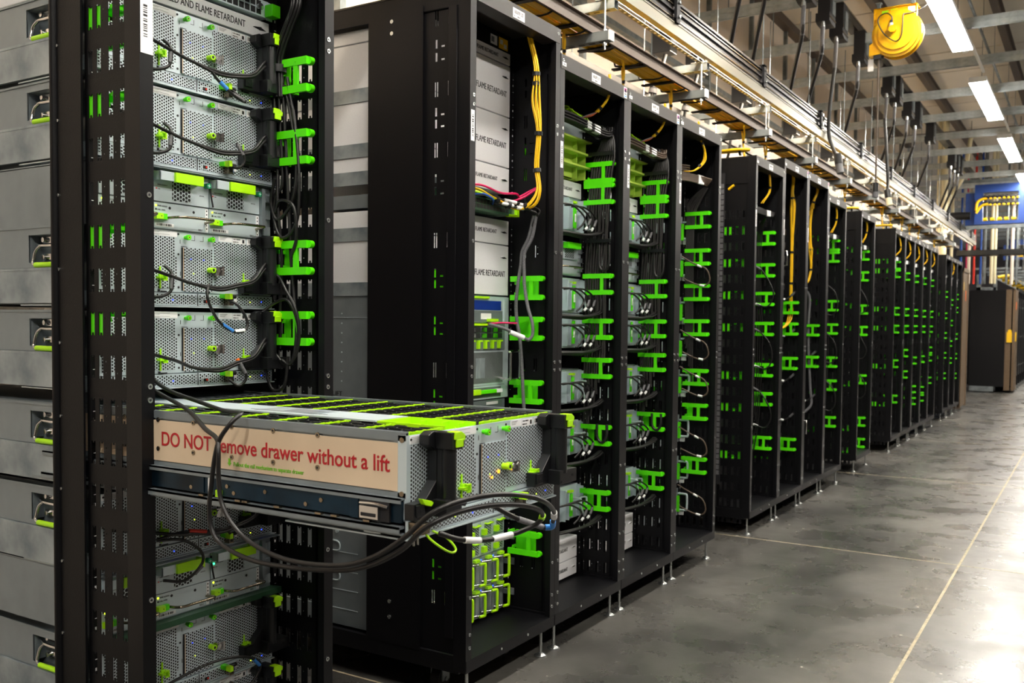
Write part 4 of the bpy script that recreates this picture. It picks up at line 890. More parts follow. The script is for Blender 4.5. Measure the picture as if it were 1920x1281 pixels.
cable('braided_cable', 'left grey braided cable hanging down through the green brackets', 'cable', [(-.06, 3.055, 1.68), (-.085, 3.06, 1.60), (-.112, 3.06, 1.55), (-.118, 3.06, 1.50), (-.128, 3.06, 1.44), (-.138, 3.06, 1.36), (-.134, 3.06, 1.29), (-.12, 3.06, 1.22), (-.11, 3.06, 1.12), (-.102, 3.06, 1.0), (-.095, 3.06, .90), (-.10, 3.06, .80)], .0068, 'cable_gray')
cable('braided_cable', 'right grey braided cable bending towards the labelled plug', 'cable', [(-.05, 3.055, 1.68), (-.07, 3.06, 1.60), (-.10, 3.055, 1.54), (-.10, 3.055, 1.47), (-.098, 3.055, 1.42), (-.08, 3.05, 1.34), (-.06, 3.05, 1.28), (-.058, 3.05, 1.235), (-.068, 3.04, 1.215), (-.08, 3.03, 1.22), (-.13, 2.97, 1.255), (-.17, 2.92, 1.272)], .0066, 'cable_gray')
o = MB().cyl((-.082, 3.028, 1.222), (-.118, 2.985, 1.243), .0095, 10).build('cable_label', 'label'); tag(o, 'white wrap label on the braided cable plug beside the blue vent server', 'cable label')
cable('data_cable', 'thin pink cable pointing right from the blue vent server', 'cable', [(-.18, 2.93, 1.273), (-.15, 2.98, 1.277), (-.115, 3.03, 1.276)], .0035, 'magenta')

# ================================================================ cabled racks R21, R20
def sled(rid, label, z, y0):
    t = thing('compute_server', label, 'server', (-.2, y0+.033, z))
    b = MB(); b.box(-.75, -.01, 0, .535, 0, .150, 0); b.box(-.01, -.006, 0, .535, 0, .150, 1); b.box(-.01, .03, .36, .363, .008, .142, 1); b.box(-.01, .012, .53, .534, .004, .146, 1)
    b.prism([(-.01, .142), (.03, .142), (.03, .10), (-.01, .08)], 'y', .525, .528, 1)
    b.build('body', ['steel_dark', 'steel'], t)
    for k, y in enumerate((.02, .20, .385)):
        b = MB(); b.box(-.006, .034, y, y+.004, .012, .128, 0); b.box(-.006, .006, y, y+.085, .012, .128, 0); b.box(.006, .018, y+.046, y+.066, .018, .118, 1); b.box(.018, .0185, y+.05, y+.062, .045, .08, 2); b.box(.006, .022, y+.035, y+.065, .124, .134, 3); b.box(.006, .014, y+.07, y+.074, .03, .1, 0)
        b.build('card_bracket', ['steel', 'green', 'label', 'lime'], t)
    b = MB(); b.tube([(-.006, .468, .095), (.036, .470, .095), (.046, .474, .088), (.046, .476, .06), (.046, .500, .022), (.046, .506, .016), (.046, .524, .018), (.046, .527, .03), (.046, .527, .082), (.046, .520, .094), (.036, .505, .096), (.036, .470, .095)], .0045, 8, 0, 3); b.build('loop_handle', 'steel', t)
    MB().box(.0, .02, .537, .545, .082, .124).box(.0, .02, .548, .554, .082, .124).build('bus_clip', 'screw', t)
    return t
def sled_cables(rid, i, z, y0, label):
    x = -.135; b = MB(); Y = y0+.033
    for k, (ya, yb) in enumerate(((.30, .40), (.36, .455), (.42, .51))):
        b.tube([(x, Y+ya-.10, z+.095), (x+.012, Y+ya-.04, z+.100), (x+.018, Y+ya+.02, z+.092), (x+.02, Y+yb, z+.055), (x+.016, Y+yb-.012, z+.026), (x+.004, Y+yb-.035, z+.004)], .0042, 7, 0, 5)
    o = tag(b.build('cable_loops', 'cable'), label+', short black loops with grey sleeves', 'cable')
    for yb in (.455, .51):
        MB().cyl((x+.020, Y+yb-.001, z+.056), (x+.016, Y+yb-.012, z+.028), .006, 8).build('sleeve', 'cable_gray', o); MB().cyl((x+.013, Y+yb-.018, z+.02), (x+.008, Y+yb-.028, z+.008), .006, 8).build('sleeve', 'white', o)
    b = MB()
    for k in range(7):
        d = .0055*(k % 4)-.008; e = .006*(k//4)
        b.tube([(x-.03+d, Y+.05, z-.012+e), (x+.005+d, Y+.28, z-.020+e+d*.4), (x+.02+d, Y+.42, z-.022+e+d*.6), (x+.035+d, Y+.50, z-.006+e), (x+.045+d, Y+.535, z+.012+e)], .0045, 7, 0, 5)
    tag(b.build('cable_bundle', 'cable'), label+', flat black bundle sweeping below it', 'cable bundle')
pos = ['topmost', 'second', 'third', 'fourth', 'fifth', 'lowest']
for rid, y0, nm in ((21, 3.14, 'nearer olive-shelf rack'), (20, 3.74, 'farther olive-shelf rack')):
    for i, z in enumerate((1.672, 1.325, 1.172, .928, .70, .415)):
        sled(rid, '%s silver compute server of the %s' % (pos[i], nm), z, y0)
        sled_cables(rid, i, z, y0, 'at the %s silver server of the %s' % (pos[i], nm))
    # power shelf between
    t = thing('power_shelf', 'small power shelf with a green handle in the %s' % nm, 'power supply shelf', (-.2, y0+.033, 1.485))
    MB().box(-.7, 0, 0, .53, 0, .145).build('body', 'steel', t); u = MB().box(0, .008, .25, .49, .07, .14).build('power_unit', 'steel', t)
    MB().box(.008, .0088, .37, .45, .075, .118).build('fan_grille', 'mesh_coarse', u); MB().box(.01, .034, .35, .47, .114, .140).build('green_handle', 'green', u)
    MB().tube([(.0, .30, .035), (.04, .31, .035), (.045, .34, .035), (.045, .46, .035), (.0, .47, .035)], .004, 8, 0, 2).build('pull_handle', 'bronze', t)
    for k in range(3): MB().box(.0, .01, .50+.0, .525, .02+.04*k, .04+.04*k).build('bus_clip', 'zinc', t)
    # olive shelves
    for k in range(3):
        z = 1.905+.056*k
        b = MB(); b.box(-.7, 0, 0, .003, 0, .054); b.box(-.5, -.02, .0, .53, .0, .003); b.box(-.004, .0, 0, .45, .003, .054); b.box(-.02, -.016, .45, .53, .003, .054); b.box(-.04, .030, .505, .508, .0, .050); b.box(-.04, .022, .44, .443, .0, .054)
        b.prism([(.27, .046), (.53, .046), (.545, .054), (.27, .054)], 'x', -.03, .045)
        tag(b.build('cable_guide_tray', 'olive_green', None, (-.2, y0+.033, z)), '%s olive green plastic guide tray in the %s' % (['lower', 'middle', 'upper'][k], nm), 'cable guide')
    # switch on top with cables
    t = thing('network_switch', 'network switch buried in cables at the top of the %s' % nm, 'network switch', (-.2, y0+.033, 2.078))
    MB().box(-.45, 0, 0, .53, .004, .10).build('body', 'steel', t)
    MB().box(0, .02, .50, .53, .04, .095).build('bracket', 'white', t)
    for k in range(7):
        y = y0+.30+.036*k
        o = MB().tube([(-.2, y, 2.165), (-.17, y+.01, 2.178), (-.15, y+.03, 2.182-.006*k), (-.15, y+.045, 2.175-.006*k), (-.17, y+.03, 2.166-.004*k), (-.195, y+.01, 2.158)], .0030, 6, 0, 4).build('pull_loop', 'lime')
        tag(o, 'small lime pull loop on the top switch of the %s' % nm, 'pull loop', 'lime pull loops, %s' % nm)
    b = MB(); lb = MB()
    for k in range(14):
        r_, c_ = k//4, k % 4; dz = .0125*r_; dx = .011*c_
        b.tube([(-.17+dx, y0+.20, 2.125+dz), (-.145+dx, y0+.33, 2.115+dz), (-.12+dx, y0+.42, 2.098+dz*.9), (-.10+dx, y0+.50, 2.083+dz*.8), (-.085+dx, y0+.545, 2.085+dz*.7), (-.088+dx, y0+.562, 2.115+dz*.4)], .0052, 6, 0, 5)
        if c_ in (2, 3):
            for ya, yb in ((.40, .425), (.445, .48)):
                z1_ = 2.103+dz*.92-(ya-.4)*.19; z2_ = 2.103+dz*.9-(yb-.4)*.19
                lb.cyl((-.126+dx+(ya-.4)*.25, y0+ya, z1_), (-.126+dx+(yb-.4)*.25, y0+yb, z2_), .0068, 7)
    o = tag(b.build('cable_bundle', 'cable_brown' if rid == 20 else 'cable'), 'thick black bundle with white labels sweeping out of the top switch, %s' % nm, 'cable bundle'); lb.build('cable_labels', 'label', o)
    MB().cyl((-.096, y0+.515, 2.10), (-.09, y0+.53, 2.10), .032, 12).build('cable_tie', 'black_plastic', o)
    b = MB()
    for k in range(9):
        x = -.155+.012*k; w = .004*math.sin(k*2.1)
        b.tube([(-.10+.004*k, y0+.565, 2.12), (-.10+.007*k, y0+.560, 2.07), (x+.02, y0+.556, 1.99), (x+.01, y0+.552, 1.93), (x, y0+.550, 1.80), (x-.005+w, y0+.553, 1.68), (x-.012, y0+.55, 1.5), (x-.01+w, y0+.553, 1.3), (x-.012, y0+.55, 1.1), (x-.012+w, y0+.552, .9+.03*k), (x-.014, y0+.55, .72+.05*k)], .0050, 6, 0, 4)
    o = tag(b.build('cable_bundle', 'cable_sheen'), 'wide fan of black cables hanging behind the green brackets of the %s' % nm, 'cable bundle')
    MB().box(-.16, -.035, y0+.535, y0+.541, 2.005, 2.022).build('cable_tie', 'black_plastic', o); MB().box(-.165, -.045, y0+.535, y0+.541, 1.63, 1.645).build('cable_tie', 'black_plastic', o)
    fibre('yellow fibre cables dropping through the roof of the %s' % nm, [(-.03, y0+.48, 2.33), (-.028, y0+.48, 2.26), (-.045, y0+.475, 2.215), (-.08, y0+.465, 2.175)], 5, .003, .004, ties=(2.6,), seed=rid)
    b = MB()
    for k in range(6): b.tube([(-.08, y0+.465, 2.175), (-.10, y0+.44-.005*k, 2.155), (-.13, y0+.40-.015*k, 2.145-.005*k), (-.17, y0+.36-.02*k, 2.145)], .0026, 6, k % 2, 4)
    tag(b.build('fibre_tails', ['orange', 'cable_gray']), 'orange and grey fibre tails fanning out above the switch, %s' % nm, 'cable')
    for k, (za, zb) in enumerate(((1.62, 1.55), (.84, .80))):
        cable('power_cable', ['black cable making a small hook under the %s brackets', 'black cable kinked near the bottom brackets of the %s'][k] % nm, 'cable', [(-.10, y0+.545, za), (-.095, y0+.54, zb-.02), (-.07, y0+.54, zb-.04), (-.05, y0+.54, zb-.01), (-.052, y0+.545, za)], .0062)

# ================================================================ R19 thin servers, cables
for i, z in enumerate((1.72, 1.52, 1.28, 1.08, .88, .63, .40, .22)):
    t = thing('thin_server', '%s green edged server with silver loop handle in the third rack' % (['topmost', 'second', 'third', 'fourth', 'fifth', 'sixth', 'seventh', 'lowest'][i]), 'server', (-.2, 4.373, z))
    MB().box(-.7, -.002, 0, .53, 0, .15).build('body', 'steel_dark', t); MB().box(-.002, .010, .510, .524, .02, .11).build('green_bezel', 'green', t)
    MB().tube([(0, .53, .03), (.04, .53, .03), (.05, .532, .04), (.05, .532, .11), (.04, .53, .12), (0, .53, .12)], .006, 8, 0, 2).build('loop_handle', 'steel', t); MB().box(.0, .025, .536, .55, .0, .03).build('clip', 'white', t)
b = MB(); lb = MB()
for k in range(7): b.tube([(-.17, 4.45, 2.02+.008*k), (-.11, 4.66, 2.035+.006*k), (-.08, 4.80, 2.035+.006*k), (-.06+.004*k, 4.89, 2.03+.005*k)], .0055, 6, 0, 4); lb.cyl((-.078, 4.80, 2.035+.0062*k), (-.068, 4.85, 2.033+.006*k), .0066, 6)
o = tag(b.build('cable_bundle', 'cable_brown'), 'stiff brown cables with white ends lying across the top of the third rack', 'cable bundle'); lb.build('cable_labels', 'label', o)
b = MB()
for k in range(5): b.tube([(-.15, 4.6, 2.06+.012*k), (-.1, 4.7, 2.065+.012*k), (-.12, 4.76, 2.07+.012*k), (-.17, 4.72, 2.07+.012*k)], .005, 6, 0, 4)
tag(b.build('coiled_cable', 'cable_brown'), 'coil of brown cable resting above the switch in the third rack', 'cable')
b = MB()
for k in range(6): b.tube([(-.06-.004*k, 4.90, 2.02), (-.10-.012*k, 4.895, 1.95), (-.13-.008*k, 4.893, 1.86), (-.135-.008*k, 4.893, 1.6), (-.13-.008*k, 4.893, 1.2), (-.13-.009*k, 4.893, .95+.05*k)], .0048, 6, 0, 4)
tag(b.build('cable_bundle', 'cable_sheen'), 'black cables curving down behind the brackets of the third rack', 'cable bundle')
fibre('yellow fibre cable curving down at the top of the third rack', [(-.05, 4.72, 2.34), (-.045, 4.73, 2.26), (-.03, 4.76, 2.20), (-.035, 4.77, 2.14), (-.07, 4.73, 2.09), (-.11, 4.68, 2.08)], 5, .003, .004, ties=(1.5, 3.5), seed=3)
for i, z in enumerate((1.55, 1.15, .95, .62, .30)):
    o = cable('data_cable', '%s thin dark cable with white tag looping out in the third rack' % ['topmost', 'second', 'third', 'fourth', 'lowest'][i], 'cable', [(-.18, 4.84, z+.10), (-.12, 4.87, z+.06), (-.05, 4.87, z+.03), (-.03, 4.875, z-.03), (-.06, 4.875, z-.06), (-.11, 4.87, z-.05), (-.17, 4.85, z-.02)], .0038, 'cable_brown')
    MB().cyl((-.10, 4.872, z+.051), (-.075, 4.872, z+.041), .006, 7).build('cable_label', 'label', o); MB().cyl((-.06, 4.876, z-.061), (-.085, 4.873, z-.056), .006, 7).build('cable_label', 'label', o)

# ================================================================ far racks: cables in the lanes
far_fib = {18: [(-.05, .42, 2.30), (-.045, .43, 2.20), (-.05, .44, 2.13), (-.09, .42, 2.06)],
 15: [(-.05, .42, 2.28), (-.04, .44, 2.18), (-.05, .45, 2.10), (-.08, .44, 2.03)], 14: [(-.05, .42, 2.27), (-.04, .44, 2.18), (-.05, .44, 2.10), (-.08, .43, 2.04)]}
for k in range(5): far_fib[13-k] = [(-.05, .44, 2.26), (-.03, .46, 2.17), (-.03, .47, 2.09), (-.08, .45, 2.03)]
far_fib[7] = [(-.05, .44, 2.26), (-.03, .47, 2.16), (-.04, .47, 2.07), (-.08, .45, 2.02)]
where = {18: 'in the exposed-side rack after the first gap', 15: 'in the rack right of the forked yellow cables', 14: 'in the lone rack between two gaps', 13: 'in the first rack of the joined five', 12: 'in the second rack of the joined five', 11: 'in the third rack of the joined five', 10: 'in the fourth rack of the joined five', 9: 'in the fifth rack of the joined five', 8: 'in the first rack of the far three', 7: 'in the second rack of the far three', 6: 'in the third rack of the far three'}
for rid, p in far_fib.items():
    y0 = RK[rid].location.y
    fibre('yellow fibre cable curving down '+where[rid], [(a, y0+b_, c) for a, b_, c in p], 4, .0032, .005, ties=(1.6,), seed=rid)
for rid in (18, 15, 14, 13, 12, 11, 10, 9, 8, 7, 6):
    y0 = RK[rid].location.y; q = random.Random(rid); b = MB(); lb = MB()
    for k in range(5): 
        b.tube([(-.17, y0+.10, 2.00+.008*k), (-.10, y0+.30, 1.995+.008*k), (-.07, y0+.45, 1.985+.007*k), (-.045, y0+.52+.01*k, 1.985+.006*k)], .0055, 6, 0, 4); lb.cyl((-.07, y0+.45, 1.985+.007*k), (-.058, y0+.49, 1.985+.0065*k), .0068, 6)
    for k in range(4):
        b.tube([(-.08, y0+.48, 1.98), (-.12-.01*k, y0+.54, 1.9), (-.13-.01*k, y0+.548, 1.6), (-.11-.015*k, y0+.548, 1.2), (-.12-.012*k, y0+.545, .7), (-.15, y0+.54, .45+.1*k)], .0045, 6, 0, 4)
    o = tag(b.build('cable_bundle', 'cable'), 'black cable bundle with pale ends sagging '+where[rid], 'cable bundle'); lb.build('cable_labels', 'label', o)
    for k in range(3):
        z = (1.68, 1.28, .9)[k]-.04*q.random()
        if rid > 13 or rid == 18:
            o = cable('data_cable', ['upper', 'middle', 'lower'][k]+' black cable looping with pale plugs '+where[rid], 'cable', [(-.17, y0+.50, z), (-.12, y0+.53, z-.03), (-.06, y0+.535, z-.09-.05*q.random()), (-.04, y0+.54, z-.2), (-.08, y0+.54, z-.27), (-.16, y0+.53, z-.25)], .0045)
            MB().cyl((-.155, y0+.508, z-.007), (-.125, y0+.526, z-.026), .007, 7).build('plug', 'cable_gray', o)
            MB().cyl((-.125, y0+.54, z-.262), (-.155, y0+.532, z-.252), .007, 7).build('plug', 'white', o)
fibre('long straight yellow fibre bundle tied with black bands in the tall rack', [(-.10, 6.72, 2.37), (-.10, 6.722, 2.30), (-.105, 6.722, 2.22), (-.10, 6.722, 2.12), (-.10, 6.722, 1.9), (-.10, 6.722, 1.7), (-.10, 6.722, 1.5), (-.10, 6.720, 1.35), (-.115, 6.66, 1.28), (-.15, 6.60, 1.25)], 6, .0045, .009, ties=(2.4, 4.5, 5.6, 6.6), seed=17)
fibre('yellow fibre bundle that forks and rejoins in the tall rack', [(-.08, 7.31, 2.37), (-.08, 7.315, 2.30), (-.10, 7.30, 2.23), (-.115, 7.30, 2.17)], 6, .0042, .008, ties=(2.2,), seed=16)
fibre('slack yellow fibre strands of the forked bundle, left branch', [(-.115, 7.30, 2.17), (-.16, 7.29, 2.08), (-.175, 7.29, 2.0), (-.15, 7.30, 1.93), (-.12, 7.31, 1.86)], 5, .004, .008, seed=15)
fibre('yellow fibre bundle continuing down from the fork to the switch', [(-.115, 7.30, 2.17), (-.125, 7.30, 2.05), (-.12, 7.31, 1.9), (-.12, 7.31, 1.86), (-.115, 7.31, 1.78), (-.115, 7.31, 1.70), (-.13, 7.29, 1.62), (-.17, 7.26, 1.58)], 6, .004, .008, ties=(3.0, 4.9), seed=14)
for i, (y0, z) in enumerate(((6.68, 1.22), (6.68, .90), (6.69, .62), (7.28, 1.05), (7.28, .72), (6.66, 1.48))):
    o = cable('data_cable', ['white plugged cable at the foot of the long yellow bundle', 'pale plugged cable across the lane below the long yellow bundle', 'lowest pale plugged cable in the tall rack with the long yellow bundle', 'pale plugged cable in the rack with forked yellow cables', 'lower dangling pale cable in the rack with forked yellow cables', 'silver loop cable left of the long yellow bundle'][i], 'cable', [(-.18, y0, z), (-.13, y0+.02, z-.015), (-.09, y0+.03, z+.01), (-.06, y0+.03, z+.04)], .006, 'cable')
    MB().cyl((-.16, y0+.008, z-.007), (-.13, y0+.02, z-.015), .008, 7).build('plug', 'white', o); MB().cyl((-.09, y0+.03, z+.01), (-.065, y0+.03, z+.035), .008, 7).build('plug', 'cable_gray', o)
cable('cable_bundle', 'grey cables hanging in the tall rack below the forked yellow bundle', 'cable', [(-.16, 7.26, 1.57), (-.12, 7.31, 1.5), (-.125, 7.315, 1.3), (-.12, 7.315, 1.1), (-.10, 7.315, .8), (-.09, 7.31, .68), (-.13, 7.29, .62)], .010, 'cable_gray')
t = MB().tube([(-.13, 6.60, 1.80), (-.10, 6.60, 1.80), (-.10, 6.60, 1.70), (-.13, 6.60, 1.70)], .006, 8, 0, 1).build('bail_handle', 'chrome'); tag(t, 'small silver bail handle standing out in the rack with the long yellow bundle', 'handle')
t = MB().tube([(-.14, 7.22, .56), (-.10, 7.22, .56), (-.10, 7.22, .46), (-.14, 7.22, .46)], .006, 8, 0, 1).build('bail_handle', 'chrome'); tag(t, 'small silver bail handle low in the rack with forked yellow cables', 'handle')
# dotted white rails seen edge on behind the exposed sides
for rid in (18, 13):
    b = MB(); z = .36
    while z < 2.14: b.box(-.214, -.196, -.002, -.0005, z, z+.026, 0); z += .033
    b.box(-.220, -.190, -.001, .004, .3, 2.2, 1)
    b.build('index_strip', ['cable_gray', 'ink'], RK[rid])
MB().tube([(-.17, .009, 2.10), (-.15, .007, 2.115), (-.135, .009, 2.125)], .008, 8, 0, 3).build('cable_glimpse', 'yellow', RK[18])

# ================================================================ OVERHEAD
ARM = [3.69+1.165*k for k in range(-3, 12)]
def strut_mesh(L, ax='x', h=.041, holes=True, m='galv'):
    """U channel opening downwards, side grooves and slots"""
    def fn():
        b = MB(); w = .0205
        def bx(a0, a1, u0, u1, z0, z1, mi=0):
            b.box(a0, a1, u0, u1, z0, z1, mi) if ax == 'x' else b.box(u0, u1, a0, a1, z0, z1, mi)
        bx(0, L, -w, w, h-.003, h); bx(0, L, -w, -w+.0025, 0, h); bx(0, L, w-.0025, w, 0, h); bx(0, L, -w, -w+.009, 0, .0025); bx(0, L, w-.009, w, 0, .0025)
        if holes:
            a = .04
            while a < L-.04: bx(a, a+.028, -.006, .006, -.0012, -.0002, 1); a += .05
            bx(0, L, -w, w, -.0003, .0025)
        return b.mesh('channel', [m, 'ink'])
    return cached('st%.2f%s%.3f%s' % (L, ax, h, m), fn)
for k, y in enumerate(ARM):
    if y > 16.5: continue
    hid = k < 3
    t = thing('support_arm', '%s lower galvanised arm %s, carrying the cable tray' % (ORD[k if hid else k-3], 'out of view above the near racks' if hid else 'in view counting down the aisle'), 'bracket', (-.455, y, 2.494), 'lower arms under the tray')
    obj('channel', strut_mesh(.395), t)
    MB().box(.391, .4000, -.022, .022, -.001, .043).build('end_cap', 'white', t, (0, 0, 0), .002)
    for x in (.365, .03):
        b = MB(); b.cyl((x, 0, -.035), (x, 0, .178 if x > .1 else 1.1), .004, 8); b.cyl((x, 0, -.016), (x, 0, -.002), .011, 6); b.cyl((x, 0, .041), (x, 0, .052), .011, 6); b.build('threaded_rod', 'screw', t)
    t = thing('support_arm', '%s upper galvanised arm under the long strip channel, counting down the aisle' % ORD[k], 'bracket', (-1.25, y+.13, 2.672), 'upper arms under the strip channel')
    obj('channel', strut_mesh(1.15), t)
    for x in (.30, 1.09): MB().cyl((x, 0, .0), (x, 0, .99), .004, 8).cyl((x, 0, .041), (x, 0, .055), .011, 6).build('threaded_rod', 'galv', t)
    b = MB(); b.box(1.06, 1.14, -.03, .03, .041, .046); b.cyl((1.07, .02, .04), (1.07, .02, .06), .009, 6); b.cyl((1.13, -.02, .04), (1.13, -.02, .06), .009, 6)
    b.build('fixing_plate', 'screw', t)
# cable tray: two rails and rungs
L0, L1 = 2.0, 16.6
t = thing('cable_tray', 'brown steel cable tray full of yellow fibre running above all the racks', 'cable tray', (0, L0, 2.573))
MB().box(-.155, -.150, 0, L1-L0, -.038, .018).box(-.155, -.135, 0, L1-L0, .016, .018).box(-.155, -.14, 0, L1-L0, -.038, -.036).build('side_rail', 'tray_brown', t)
MB().box(-.455, -.450, 0, L1-L0, -.038, .018).box(-.47, -.45, 0, L1-L0, -.038, -.035).build('side_rail', 'beam', t)
for k in range(int((L1-L0)/.36)): MB().box(-.335, -.155, .1+.36*k, .13+.36*k, -.036, -.028).build('rung', 'black', t)
b = MB(); q = random.Random(3)
for k in range(16):
    x = -.29+.0165*(k % 8)+.004*(k//8); pts = []; y = L0+.05
    while y < L1-.1: pts.append((x+q.uniform(-.012, .012), y, 2.553+.012*(k//8)+.003*(k % 3)+q.uniform(-.004, .004))); y += .42
    b.tube(pts, .0085, 6, 0, 3)
o = tag(b.build('fibre_cable_bundle', 'yellow'), 'long mass of yellow fibre cables lying in the brown tray above the racks', 'cable bundle')
tm = MB().tube([(-.30, 0, 2.543), (-.23, .02, 2.5400), (-.163, 0, 2.543), (-.160, 0, 2.575), (-.23, 0, 2.584), (-.30, 0, 2.575), (-.30, 0, 2.543)], .0045, 5, 0, 2).mesh('cable_tie', 'black_plastic')
for k in range(48): obj('cable_tie', tm, o, (0, L0+.2+.29*k, 0))
# strip light channel, busbar and perforated strut running along the aisle
t = thing('strip_channel', 'long bright aluminium strip channel with black rail above, running the whole row', 'light strip', (0, 1.2, 0))
LL = 17.2
MB().box(-.115, -.085, 0, LL, 2.728, 2.785).box(-.118, -.082, 0, LL, 2.782, 2.787).box(-.118, -.082, 0, LL, 2.724, 2.728).build('channel', 'aluminium', t)
MB().box(-.126, -.116, 0, LL, 2.730, 2.782).build('diffuser', 'strip_lamp', t)
MB().box(-.20, -.112, 0, LL, 2.785, 2.790).build('reflector_hood', 'dark_metal', t)
b = MB(); b.box(-.155, -.1295, 0, LL, 2.7135, 2.7165)
k = 0; y = 1.5
while y < LL-.2: b.cyl((-.142, y, 2.7135), (-.142, y, 2.7128), .0075, 8, 1); y += .05  # white discs painted as bright light showing through the strut holes
b.build('perforated_strut', ['dark_metal', 'label'], t)
t = thing('busbar_trunking', 'black busbar trunking with bright grooves above the strip channel', 'power track', (0, 1.2, 2.795))
MB().box(-.20, -.095, 0, LL, 0, .105, 0).box(-.095, -.090, 0, LL, .012, .016, 1).box(-.095, -.088, 0, LL, .077, .081, 1).box(-.095, -.086, 0, LL, .093, .105, 0).box(-.095, -.084, 0, LL, .046, .052, 0).box(-.21, -.088, 0, LL, .105, .107, 1).build('housing', ['dark_metal', 'bronze'], t)
for k in range(12):
    y = .35+1.45*k; b = MB(); b.box(-.215, -.075, y, y+.045, -.012, .012, 0); b.box(-.085, -.070, y, y+.045, -.012, .122, 0); b.box(-.215, -.07, y, y+.045, .109, .124, 0); b.cyl((-.078, y+.022, .09), (-.060, y+.022, .09), .010, 6, 1); b.cyl((-.078, y+.022, .02), (-.060, y+.022, .02), .010, 6, 1)
    b.build('clamp', ['ink', 'screw'], t)
# tap-off boxes hanging behind the busbar
for k, y in enumerate((3.3, 3.75, 5.0, 5.5, 6.35, 7.6, 8.8, 10.2)):
    t = thing('tap_off_box', '%s black tap-off box behind the strip channel, from the near end' % ORD[k], 'power box', (-.36, y, 2.80), 'black tap-off boxes')
    MB().box(-.06, .05, -.05, .05, 0, .12).build('box', 'black_plastic', t, (0, 0, 0), .004)
    MB().tube([(0, 0, 0), (-.02, -.01, -.08), (-.05, -.02, -.14)], .012, 8, 0, 4).build('cord', 'cable', t)
    b = MB(); b.cyl((-.05, -.02, -.13), (-.06, -.024, -.19), .022, 12, 0); b.cyl((-.06, -.024, -.19), (-.064, -.026, -.215), .026, 8, 1); b.build('plug', ['black_plastic', 'cable_gray'], t)
    MB().tube([(-.064, -.026, -.215), (-.08, -.03, -.35), (-.12, -.03, -.46)], .010, 8, 0, 4).build('cord_end', 'cable', t)
# yellow drops between tray and racks
for k, (y, x) in enumerate(((2.98, -.20), (3.62, -.25), (4.22, -.25), (4.80, -.24), (5.97, -.22), (6.55, -.25), (7.2, -.23), (7.8, -.25), (8.95, -.24), (10.6, -.22), (11.2, -.24), (11.8, -.22), (12.4, -.23), (13.0, -.22), (14.4, -.22))):
    H = 2.30 if y > 3.2 else 2.385
    if 6.1 < y < 7.35: H = 2.37
    o = fibre('%s yellow fibre drop from tray to rack tops, from the near end' % ORD[k], [(x+.02, y-.06, 2.56), (x+.012, y-.02, 2.50), (x, y, 2.44), (x+.02, y, H)], 3, .0034, .004, ties=(1.7,), seed=k, kind='fibre_drop'); o['group'] = 'yellow drops from the tray'
    q_ = random.Random(k)
    MB().tube([(x-.03, y+.05, 2.56), (x-.01, y+.01, 2.50), (x, y, 2.44)], .0065, 6, 0, 4).build('fork_strand', 'yellow', o)
# fibre bundles lying on rack tops at the gaps
for i, (y, x0_, x1_, z) in enumerate(((5.50, -.52, -.06, 2.31), (8.50, -.4, -.05, 2.29), (10.1, -.4, -.05, 2.29))):
    fibre('thick yellow fibre bundle lying across the top of the %s rack' % ['exposed-side', 'lone', 'joined five'][i], [(x0_, y+.06, z+.03), (x0_+.12, y+.05, z+.02), ((x0_+x1_)/2, y+.05, z+.02), (x1_-.05, y+.055, z+.02), (x1_, y+.06, z+.02)], 9, .009, .018, ties=(1.2, 3.2), seed=i)

# ceiling struts across the aisle, hung on rods
for k in range(22):
    y = 3.62+1.18*k
    t = thing('ceiling_strut', '%s galvanised strut spanning the aisle under the roof, from the near end' % ORD[k], 'ceiling strut', (-1.3, y, 3.655), 'ceiling struts')
    o = obj('channel', strut_mesh(8.0, 'x', .041, False, 'galv_lit'), t); o.scale = (1, 1.0, 1); o = obj('channel', strut_mesh(8.0, 'x', .041, False, 'galv_lit'), t, (0, 0, .042))
    for x in (.55, 3.2, 4.9): MB().cyl((x, 0, .08), (x, 0, .975), .005, 6).build('threaded_rod', 'galv', t)
